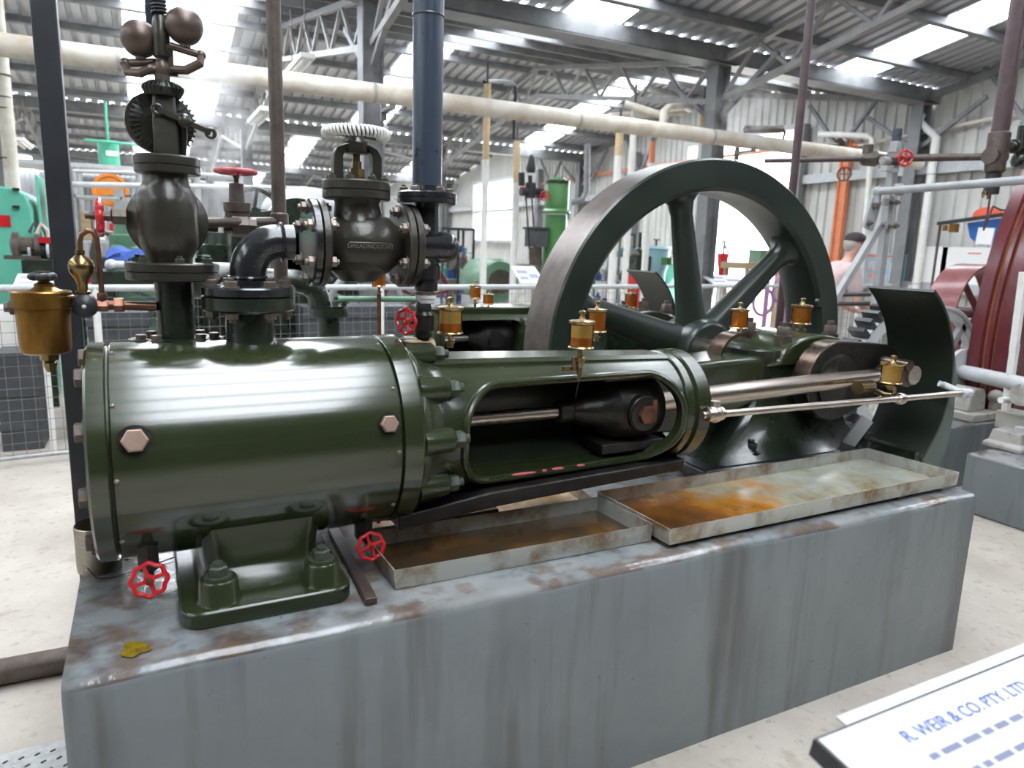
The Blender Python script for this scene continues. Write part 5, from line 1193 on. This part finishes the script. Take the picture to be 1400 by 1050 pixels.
for i in range(9):
    a = i/8; c = V((q.x-.22+.44*a, 7.2, zb2+.075+.05*math.sin(a*3.1)+.02*math.sin(a*11)))
    secs.append([c+V((0, .10*math.cos(2*PI*k/14)*(1+.2*math.sin(k*2.3+i)), .075*math.sin(2*PI*k/14)*(1+.25*math.sin(k*1.7+i*1.3)))) for k in range(14)])
one('blue_cloth', 'crumpled blue work jacket lying on the bench by the governor', 'jacket', b.loft(secs), 'blue')
q = P(190, 352, Y=6.95); one('oil_tin', 'small yellow tin on the bench by the blue jacket', 'tin', B().box((q.x, 7.0, zb2+.06), (.08, .06, .10)).cyl((q.x+.01, 7.0, zb2+.11), (q.x+.01, 7.0, zb2+.13), .012), 'oldbrass')
t = thing('bench_vice', 'pale grey coupling on the bench near the red handwheel', 'coupling', (P(158, 374, Y=6.95).x, 7.0, zb2)); q = V((P(158, 374, Y=6.95).x, 7.0, zb2+.05))
B().cyl(q-X1*.07, q+X1*.07, .035).sph(q-X1*.03, .05).build('body', 'lgrey', t)
for x0, x1, y0, y1, Y, m, lab in ((-40, 38, 422, 486, 6.6, 'white', 'white panel leaning behind the mesh fence under the brass lubricator'), (-10, 52, 484, 519, 6.05, 'dgrey', 'charcoal crate standing on floor behind the mesh fence'), (118, 205, 428, 470, 6.25, 'dgrey', 'charcoal crate behind the fence, below the dark green bench'), (415, 560, 420, 455, 6.6, 'dgrey', 'dark storage crate behind mesh near the far oil cup')):
    a, e = P(x0, y0, Y=Y), P(x1, y1, Y=Y); zt = a.z
    b = B().box(((a.x+e.x)/2, Y+.2, zt/2), (e.x-a.x, .4, zt))
    if m == 'dgrey':
        for zz in (zt*.25, zt*.6, zt*.92): b.box(((a.x+e.x)/2, Y-.008, zz), (e.x-a.x+.02, .02, .05))
    one('storage_crate', lab, 'crate', b, m)
# info lecterns on the fence
def lectern(label, x0, y0, x1, y1, Y, stand=True):
    a, e = P(x0, y0, Y=Y+.14), P(x1, y1, Y=Y-.14); c = (a+e)/2; w = (P(x1, (y0+y1)/2, Y=Y)-P(x0, (y0+y1)/2, Y=Y)).x
    t = thing('info_lectern', label, 'sign', (c.x, Y, 0)); h = a.z-e.z; rot = MX.Rotation(math.atan2(h, .28), 3, 'X')
    B().box(c, (w, math.hypot(h, .28), .02), rot=rot).build('panel', 'paper', t)
    for i, (fx, fy, fw, fh) in enumerate(((-.2, .2, .45, .25), (.2, -.1, .4, .3), (-.25, -.25, .35, .2))): B().box(c+rot@V((fx*w, fy*.28, .0115)), (fw*w, fh*.28, .002), rot=rot).build('print', 'greyink', t)
    B().cyl((c.x, Y+.05, 0), (c.x, Y+.05, c.z-.02), .02).build('stand', 'white', t)
lectern('small tilted info panel with photo above the lubricator knob', 22, 376, 82, 393, 5.9)
lectern('tilted info panel by the pale green motor casing', 706, 365, 738, 388, 7.6)
lectern('tilted white info panel seen between the flywheel spokes', 968, 377, 1014, 389, 7.6)
# motor, green vertical engine, tanks
q = P(672, 384, Y=10.2); r = px(30, q)
t = thing('rounded_motor', 'pale green rounded motor casing between the white risers', 'motor', (q.x, 10.2, 0))
B().lathe((q.x, 9.9, q.z), Y1, [(0, r*.6), (0, r*.9), (.05, r), (.75, r), (.8, r*.9)], 40).build('casing', 'midgreen', t); B().cyl((q.x, 9.87, q.z), (q.x, 9.91, q.z), r*.55).build('end_bell', 'iron', t)
B().box((q.x, 10.3, (q.z-r)/2+.04), (r*1.7, .8, max(.1, q.z-r+.12))).build('base', 'grey', t)
def vertical_engine():
    Y = 9.2; q = P(760, 300, Y=Y); k = px(1, q); t = thing('vertical_engine', 'tall bright green vertical engine with a red handwheel left of the flywheel'.replace('left of', 'beside'), 'engine', (q.x, Y, 0))
    z = lambda y: P(760, y, Y=Y).z
    B().lathe((q.x, Y, z(292)), Z1, [(0, k*20), (.03, k*20), (.06, k*17), (z(247)-z(292)-.06, k*17), (z(247)-z(292), k*15), (z(243)-z(292), k*9)], 32).build('cylinder', 'bgreen', t)
    B().lathe((q.x, Y, z(252)), Z1, [(0, k*17.4), (z(247)-z(252), k*17.2)], 32).build('top_band', 'dgreen', t)
    B().lathe((q.x, Y, 0), Z1, [(0, k*30), (.12, k*30), (.16, k*22), (.7, k*18), (z(340), k*16), (z(294), k*15.5)], 32).build('frame', 'bgreen', t)
    B().cyl((q.x+k*17, Y-.05, z(300)), (q.x+k*17, Y-.05, z(250)), k*2.4).build('side_pipe', 'skyblue', t)
    h = P(745, 268, Y=Y-.25); hw_ = B().cyl(h, h+Y1*.2, .03).build('valve_spindle', 'post', t); handwheel(hw_, h, (-.3, -1, 0), k*6.5, spokes=5, lobes=0, hub=None)
    g = P(725, 262, Y=Y-.05); b = B().cyl(g-Z1*.09, g+Z1*.12, .075).cyl(g, P(742, 262, Y=Y), .05).cyl(P(712, 262, Y=Y-.05), g, .06).cyl(g, P(725, 240, Y=Y-.05), .03).lathe(P(726, 236, Y=Y-.05), Z1, [(0, .06), (.05, .075), (.2, .04), (.24, .02)], 16).cyl(P(713, 254, Y=Y-.05), P(713, 236, Y=Y-.05), .045)
    for x in (719, 727): b.cyl(P(x, 270, Y=Y-.05), P(x+5, 340, Y=Y-.05), .012)
    b.build('valve_gear', 'post', t)
    B().box(P(733, 325, Y=Y), (k*20, .3, k*24)).box(P(733, 312, Y=Y), (k*24, .35, k*3)).build('steam_chest', 'dgrey', t); B().cyl(P(732, 338, Y=Y), P(732, 362, Y=Y), k*9).build('lower_body', 'iron', t)
vertical_engine()
q = P(897, 340, Y=11); k = px(1, q)
t = thing('vat', 'pale blue round vat with bolted rim framed by the flywheel', 'tank', (q.x, 11, 0))
B().lathe((q.x, 11, 0), Z1, [(0, k*15), (P(897, 372, Y=11).z, k*15), (P(897, 360, Y=11).z, k*19), (P(897, 341, Y=11).z, k*19), (P(897, 340, Y=11).z, k*21), (q.z, k*21), (q.z+.05, k*19)], 32).build('shell', 'skyblue', t); B().cyl(q, q+Z1*k*12, .02).box(q+Z1*k*12, (.14, .02, .02)).build('stirrer', 'post', t)
for x in (884, 908, 915): B().cyl(P(x, 352, Y=10.6), P(x, 362, Y=10.6), k*4).build('green_leg', 'bgreen', t)
q = P(874, 350, Y=10.2); one('small_green_machine', 'small dark green machine with copper top beside the pale blue vat', 'machine', B().box((q.x, 10.2, q.z/2), (.3, .3, q.z)).sph((q.x, 10.2, q.z), .15).cyl((q.x, 10.2, q.z), (q.x, 10.2, q.z+.4), .03), 'dgreen')
q = P(876, 372, Y=9.5); one('red_toolbox', 'red box with white stripe below the pale blue vat', 'box', B().box((q.x, 9.5, q.z/2+.0), (.42, .3, q.z)), 'red')
q = P(988, 358, Y=10.6); k = px(1, q)
t = thing('red_pump', 'bright red hand pump standing in the doorway light', 'pump', (q.x, 10.6, 0)); B().lathe((q.x, 10.6, 0), Z1, [(0, k*8), (.1, k*7), (P(988, 372, Y=10.6).z, k*5), (P(988, 350, Y=10.6).z, k*8), (P(988, 346, Y=10.6).z, k*8)], 24).build('barrel', 'red', t); B().cyl((q.x, 10.6, P(988, 346, Y=10.6).z), (q.x, 10.6, P(988, 328, Y=10.6).z), .025).bar(P(988, 328, Y=10.6), P(996, 346, Y=10.6), .03, .03).build('handle', 'grey', t)
q = P(962, 342, Y=9.5); k = px(1, q)
t = thing('switch_panel', 'pale blue switch panel with dark surround and green gauge beside a spoke', 'panel', (q.x, 9.5, 0)); B().box((q.x, 9.5, q.z), (k*13, .1, k*24)).build('panel', 'skyblue', t); B().box((q.x, 9.44, q.z), (k*6, .02, k*14)).build('window', 'lgrey', t)
B().torus(P(952, 350, Y=9.42), Y1, k*4, .018, 24, 8).cyl(P(952, 350, Y=9.46), P(952, 350, Y=9.5), .03).build('gauge_ring', 'mint', t); B().box((q.x+.0, 9.56, q.z/2), (k*5, .06, q.z)).build('stand', 'grey', t)
q = P(945, 345, Y=10); one('dark_machine', 'brown black machine body just behind a flywheel spoke', 'machine', B().lathe((q.x, 10, 0), Z1, [(0, .25), (.3, .2), (q.z-.2, .2), (q.z, .3), (q.z+.2, .26), (q.z+.25, .1)], 24), 'iron')
a, e = P(1028, 350, Y=10), P(1095, 350, Y=10)
zz = bench('timber bench carrying a green box near the doorway', 1020, 1100, 360, 9.8, 'wood')
one('green_box', 'long green box on the timber bench near the doorway', 'box', B().box(((a.x+e.x)/2, 10.1, zz+.12), (.95, .3, .24)), 'midgreen')
t = thing('mauve_frame', 'mauve painted wheel and frame seen past the flywheel rim', 'machine', (P(1072, 395, Y=7.8).x, 7.8, 0)); q = P(1072, 395, Y=7.8)
B().torus(q, Y1, .22, .025, 32, 8).torus(q+V((-.3, .1, -.2)), Y1, .2, .025, 32, 8).build('wheels', 'mauve', t)
for dx in (-.35, .1): B().box((q.x+dx, 7.8, q.z/2+.1), (.05, .05, q.z+.2)).build('frame_post', 'mauve', t)
# display cabinets under the window
def glasscase(label, x0, x1, yt, Y):
    a, e = P(x0, yt, Y=Y), P(x1, yt, Y=Y); t = thing('glass_cabinet', label, 'display cabinet', ((a.x+e.x)/2, Y, 0)); w = e.x-a.x; c = (a.x+e.x)/2; z = a.z
    B().box((c, Y+.25, .2), (w, .5, .4)).box((c, Y+.25, z), (w, .5, .04)).build('carcass', 'bluesteel', t)
    b = B()
    for x in (a.x+.02, c, e.x-.02):
        for y in (Y+.02, Y+.48): b.box((x, y, (z+.4)/2), (.035, .035, z-.4))
    b.build('posts', 'dgrey', t)
    B().box((c, Y, (z+.4)/2), (w-.04, .006, z-.42)).build('glass_front', 'glass', t)
    for i in range(3): B().box((c, Y+.25, .55+i*(z-.5)/3), (w-.05, .44, .015)).build('shelf', 'skyblue', t)
    random.seed(int(x0)); n = 0
    for i in range(3):
        for j in range(6):
            x = a.x+.12+j*(w-.24)/5; hh = random.uniform(.10, .26); m = random.choice(['lgrey', 'skyblue', 'blue', 'white', 'mint', 'dgrey'])
            o = B().lathe((x, Y+.2, .5575+i*(z-.5)/3), Z1, [(0, .06), (hh*.7, .06), (hh*.8, .03), (hh, .03)], 12).build('bottle', m); n += 1
            tag(o, 'small %s bottle on %s shelf of the %s' % ({'lgrey': 'pale grey', 'skyblue': 'pale blue', 'blue': 'deep blue', 'white': 'white', 'mint': 'green', 'dgrey': 'charcoal'}[m], ('bottom', 'middle', 'top')[i], label.split(' by ')[0]), 'bottle', '%s bottles on %s shelf of the %s' % (m, ('bottom', 'middle', 'top')[i], label.split(' by ')[0]))
    return t
glasscase('blue grey glass cabinet by the steam pipe', 604, 650, 312, 11.5)
glasscase('second glass cabinet by the flywheel rim', 800, 870, 318, 11.2)
# rear wheel and green elbow of the far machine
q = P(347, 292, Y=6.3); k = px(1, q)
t = thing('spoked_valve_wheel', 'dark green spoked wheel behind the grey branch pipe', 'wheel', (q.x, 6.3, 0))
B().torus(q, (-.35, -1, .15), k*34, k*4.2, 56, 10).build('rim', 'dgreen', t)
for i in range(5):
    a = 2*PI*i/5+.15; d = V((math.cos(a)*.95, -math.cos(a)*.3, math.sin(a))); B().cyl(q, q+d*k*33, k*2.6).build('spoke', 'dgreen', t)
B().cyl(q-Y1*.08, q+Y1*.4, k*8).build('hub', 'dgreen', t); B().box((q.x, 6.75, q.z/2), (.3, .3, q.z+.1)).build('stand', 'dgreen', t)
q = P(422, 285, Y=7.3); k = px(1, q)
t = thing('belt_guard', 'dark green curved guard behind the black elbow', 'guard', (q.x, 7.3, 0)); B().lathe((q.x-.1, 7.3, q.z-.25), Y1, [(0, .1), (0, k*48), (.12, k*48), (.12, .1)], 48).build('cover', 'dgreen', t); B().box((q.x-.1, 7.4, q.z/2-.12), (.5, .2, max(.2, q.z-.24))).build('stand', 'dgreen', t)
EY = 3.1; q = P(450, 418, Y=EY); k = px(1, q)
t = thing('exhaust_elbow', 'gloss green elbow pipe bolted down behind the front cylinder', 'pipe elbow', (q.x, EY, P(450, 455, Y=EY).z))
B().tube([P(330, 384, Y=EY+.1), P(370, 383, Y=EY), P(400, 384, Y=EY), P(418, 388, Y=EY), P(431, 396, Y=EY), P(436, 408, Y=EY), P(437, 418, Y=EY)], k*15, 24).build('bend', 'dgreen', t)
ff = B().lathe(P(450, 432, Y=EY), Z1, [(0, k*14), (0, k*25), (k*11, k*25), (k*12, k*23), (k*14, k*24)], 40).build('flange', 'dgreen', t)
B().cyl(V((q.x, EY, .666)), P(450, 432, Y=EY), k*14).build('stub', 'dgreen', t)
for x in (434, 441, 458, 470): B().hex(P(x, 418, Y=EY-.02), Z1, k*4, k*7).build('flange_bolt', 'paintbolt', t)
B().lathe(P(330, 384, Y=EY+.1), X1, [(-.3, k*20), (-.2, k*24), (0, k*24), (.05, k*16)], 32).build('chest', 'dgreen', t)
# oil cup on a slim stand and the low pipe behind the cylinder
q = P(518, 371, Y=3.0); k = px(1, q)
t = thing('pillar_oiler', 'amber oil cup on a slim brown pillar below the stop valve', 'oil cup', (q.x, 3.0, .666))
B().cyl((q.x, 3.0, .66), (q.x, 3.0, P(518, 402, Y=3.0).z), k*3).build('pillar', 'copper', t); oil_cup(t, q, k*9.5, k*20, k*13, oil='oil')
one('low_pipe', 'thin green pipe running level behind the pillar oil cup', 'pipe', B().cyl(P(462, 409, Y=3.05), P(575, 409, Y=3.05), k*4), 'midgreen')
# oil cups of the rear engine
for x, y, r, h in ((650, 391, 7.5, 17), (668, 403, 7.5, 13)):
    q = P(x, y, Y=3.85); oil_cup(rear, q, px(r, q), px(h, q), .05)
q = P(863, 402, Y=3.7); oil_cup(rear, q, px(8.5, q), px(18, q), .05)
# hanging lamps
for x, y, Y, lab in ((356, 158, 9.5, 'white strip lamp hanging in steam beside the branch pipe'), (31, 195, 14, 'small strip lamp hanging over the teal cabinet'), (408, 90, 9, 'slanting strip lamp under the truss by the branch pipe')):
    q = P(x, y, Y=Y); k = px(1, q); t = thing('strip_lamp', lab, 'lamp', q)
    B().box(q, (.16, 1.1, .05)).build('reflector', 'white', t); B().cyl(q+V((-.04, -.5, -.04)), q+V((-.04, .5, -.04)), .016).cyl(q+V((.04, -.5, -.04)), q+V((.04, .5, -.04)), .016).build('tubes', 'paper', t)
    for dy in (-.4, .4): B().cyl(q+V((0, dy, .02)), q+V((0, dy, .7)), .006, n=6).build('hanger', 'iron', t)
# wooden stock behind the far bench
# more exhibits further back
def rack(label, x0, x1, y0, y1, Y, cols):
    a, e = P(x0, y0, Y=Y), P(x1, y1, Y=Y); w = e.x-a.x; c = (a.x+e.x)/2; t = thing('storage_rack', label, 'rack', (c, Y, 0))
    for x in (a.x, e.x):
        for y in (Y, Y+.5): B().box((x, y, a.z/2), (.05, .05, a.z)).build('upright', 'grey', t)
    zs = [.4+(a.z-.45)*i/3 for i in range(4)]
    for z in zs: B().box((c, Y+.25, z), (w, .55, .03)).build('shelf', 'lgrey', t)
    random.seed(x0)
    for i, z in enumerate(zs[:3]):
        for j in range(3):
            m, nm = cols[(i*3+j) % len(cols)]; h = random.uniform(.2, .38)
            tag(B().box((a.x+w*(.2+.3*j), Y+.22, z+.016+h/2), (w*.22, .36, h)).build('stock_box', m, None, bev=.01), '%s box, %s on the %s shelf of the %s' % (nm, ('first', 'middle', 'last')[j], ('lower', 'second', 'third')[i], label.split(' beyond')[0]), 'box', 'boxes on the storage racks')
rack('grey storage rack beyond the black post', 100, 172, 262, 345, 10.4, [('dgrey', 'charcoal'), ('wood', 'timber'), ('white', 'white'), ('red', 'red'), ('bluesteel', 'blue grey')])
rack('pale storage rack beyond the branch pipe valve', 480, 560, 262, 380, 12.5, [('white', 'white'), ('bluesteel', 'blue grey'), ('dgreen', 'dark green'), ('wood', 'timber')])
def old_engine(label, x, yt, Y, w, m, m2):
    q = P(x, yt, Y=Y); t = thing('stationary_engine', label, 'engine', (q.x, Y, 0)); h = q.z
    B().box((q.x, Y, .2), (w, .6, .4)).build('base', 'grey', t, bev=.02)
    B().loft([[(q.x+sx3*a, Y+sy3*.2, z) for sx3, sy3 in ((-1, -1), (1, -1), (1, 1), (-1, 1))] for a, z in ((w*.42, .4), (w*.36, h*.55), (w*.2, h*.7), (w*.18, h*.86))]).build('crankcase', m, t, bev=.03)
    B().lathe((q.x, Y, h*.8), Z1, [(0, w*.17), (.05, w*.2), (h*.12, w*.2), (h*.13, w*.15), (h*.2, w*.14)], 24).build('cylinder_head', m, t)
    B().torus((q.x+w*.28, Y-.32, h*.5), Y1, h*.27, .04, 40, 10).build('wheel_rim', m2, t)
    for k in range(5):
        a = 2*PI*k/5+.2; B().bar((q.x+w*.28, Y-.32, h*.5), (q.x+w*.28+h*.27*math.cos(a), Y-.32, h*.5+h*.27*math.sin(a)), .04, .04, up=(0, 1, 0)).build('wheel_spoke', m2, t)
    B().cyl((q.x+w*.28, Y-.38, h*.5), (q.x+w*.28, Y, h*.5), .06).build('crankshaft', 'iron', t)
    B().tube([(q.x-w*.15, Y, h*.92), (q.x-w*.3, Y, h*.95), (q.x-w*.36, Y, h*.8), (q.x-w*.36, Y, h*.5)], .04, 10).build('exhaust_pipe', 'iron', t)
old_engine('dark green stationary engine beyond the gate valve', 298, 318, 8.3, 1.1, 'dgreen', 'dgreen')
old_engine('grey stationary engine seen above the pillar oil cup', 528, 318, 9.6, 1.2, 'grey', 'maroon')
old_engine('charcoal stationary engine near the orange disc wheel', 215, 300, 12.2, 1.2, 'dgrey', 'red')
old_engine('mid green stationary engine beyond the blue work jacket', 175, 305, 9.2, 1.0, 'midgreen', 'dgrey')
old_engine('deep green stationary engine in line with stop valve', 455, 325, 8.6, 1.1, 'dgreen', 'grey')
old_engine('rusty stationary engine beneath the window opening', 620, 335, 15.5, 1.5, 'iron', 'iron')
old_engine('teal stationary engine by the doorway', 930, 345, 13.0, 1.2, 'teal', 'dgrey')
q = P(425, 272, Y=9.0); t = thing('engine_cowl', 'pale grey domed cowl on a stand beyond the black elbow', 'cowl', (q.x, 9.0, 0))
B().sph((q.x, 9.2, q.z-.15), 1, 28, 16, (.55, .5, .30)).build('dome', 'lgrey', t); B().box((q.x, 9.2, (q.z-.2)/2), (.5, .4, q.z-.2)).build('stand', 'grey', t)
# ------------------------------------------------------------------ info board in front
A0 = P(1112, 1010, Z=.95); tilt = R_(9); dx, dn = X1, V((0, -math.cos(tilt), -math.sin(tilt))); nn = dx.cross(dn)*-1
t = thing('reading_board', 'tilted white reading board with blue heading in front of the plinth', 'sign', (A0.x+.35, A0.y-.15, .6))
def bp(u, v_, h=0): return A0+X1*u+dn*v_+nn*h
B().loft([[bp(0, 0, h), bp(.72, 0, h), bp(.72, .45, h), bp(0, .45, h)] for h in (-.026, 0)]).build('board', 'post', t)
B().loft([[bp(.004, .004, h), bp(.716, .004, h), bp(.716, .446, h), bp(.004, .446, h)] for h in (.0004, .0016)]).build('paper_sheet', 'board', t)
B().box(bp(.36, -.007, .0), (.60, .016, .004), rot=MX((X1, -dn, nn)).transposed()).build('edge_strip', 'lgrey', t)
text('heading', 'R. WEIR & CO. PTY. LTD., RICHMOND', .026, bp(.335, .045, .002), X1, -dn, 'boardink', t, .0004)
for r_ in range(1, 8):
    s = {1: 'Horizontal steam engine, built by the firm in Victoria', 2: 'and used to drive the line shaft of a country factory'}.get(r_)
    b = B(); random.seed(r_); u = .06 if r_ > 1 else .12
    while u < .64:
        wdt = random.uniform(.012, .04); c = bp(u+wdt/2, .045+r_*.034, .002); b.box(c, (wdt, .008, .0006), rot=MX((X1, -dn, nn)).transposed()); u += wdt+.009
    b.build('text_line', 'boardtext', t)
B().cyl(bp(.36, .25, -.02), (A0.x+.36, A0.y-.2, 0), .03).build('stand', 'post', t)
# ------------------------------------------------------------------ steam
def steam(label, c, sc3, dens, seed):
    m = bpy.data.materials.new('steam'); m.use_nodes = True; nt = m.node_tree; nt.nodes.clear(); L = nt.links.new
    o = nt.nodes.new('ShaderNodeOutputMaterial'); vs = nt.nodes.new('ShaderNodeVolumeScatter'); vs.inputs['Color'].default_value = (1, 1, 1, 1); vs.inputs['Anisotropy'].default_value = .3
    tc = nt.nodes.new('ShaderNodeTexCoord'); ln = nt.nodes.new('ShaderNodeVectorMath'); ln.operation = 'LENGTH'; mp = nt.nodes.new('ShaderNodeMapping'); mp.inputs['Scale'].default_value = tuple(1/s for s in sc3); L(tc.outputs['Object'], mp.inputs[0]); L(mp.outputs[0], ln.inputs[0])
    fo = nt.nodes.new('ShaderNodeMapRange'); fo.inputs['From Min'].default_value = .25; fo.inputs['From Max'].default_value = .98; fo.inputs['To Min'].default_value = 1; fo.inputs['To Max'].default_value = 0; L(ln.outputs['Value'], fo.inputs[0])
    n = nt.nodes.new('ShaderNodeTexNoise'); n.inputs['Scale'].default_value = 3.4/max(sc3); n.inputs['Detail'].default_value = 5; n.inputs['Distortion'].default_value = .6; L(tc.outputs['Object'], n.inputs['Vector'])
    r = nt.nodes.new('ShaderNodeMapRange'); r.inputs['From Min'].default_value = .47; r.inputs['From Max'].default_value = .62; L(n.outputs['Fac'], r.inputs[0])
    a = nt.nodes.new('ShaderNodeMath'); a.operation = 'MULTIPLY'; L(fo.outputs[0], a.inputs[0]); L(r.outputs[0], a.inputs[1])
    d = nt.nodes.new('ShaderNodeMath'); d.operation = 'MULTIPLY'; d.inputs[1].default_value = dens; L(a.outputs[0], d.inputs[0]); L(d.outputs[0], vs.inputs['Density']); L(vs.outputs[0], o.inputs['Volume'])
    me = B().sph((0, 0, 0), 1, 24, 14, sc3); ob = me.build('steam', 'white'); me2 = ob.data
    for v in me2.vertices: v.co -= V((0, 0, sc3[2]))
    ob.location = V(c); me2.materials.clear(); me2.materials.append(m)
    tag(ob, label, 'steam', None, 'stuff'); return ob
if STEAM:
    steam('white steam rising past the governor balls towards the roof', P(283, 5, Y=3.6), (.24, .32, .72), 5, 1)
    steam('thin steam drifting around the branch pipe gate valve', P(312, 205, Y=3.3), (.20, .25, .40), 3, 2)
    steam('steam blowing in the doorway light above the flywheel', P(1015, 150, Y=7.3), (.5, .6, .5), 2.6, 3)
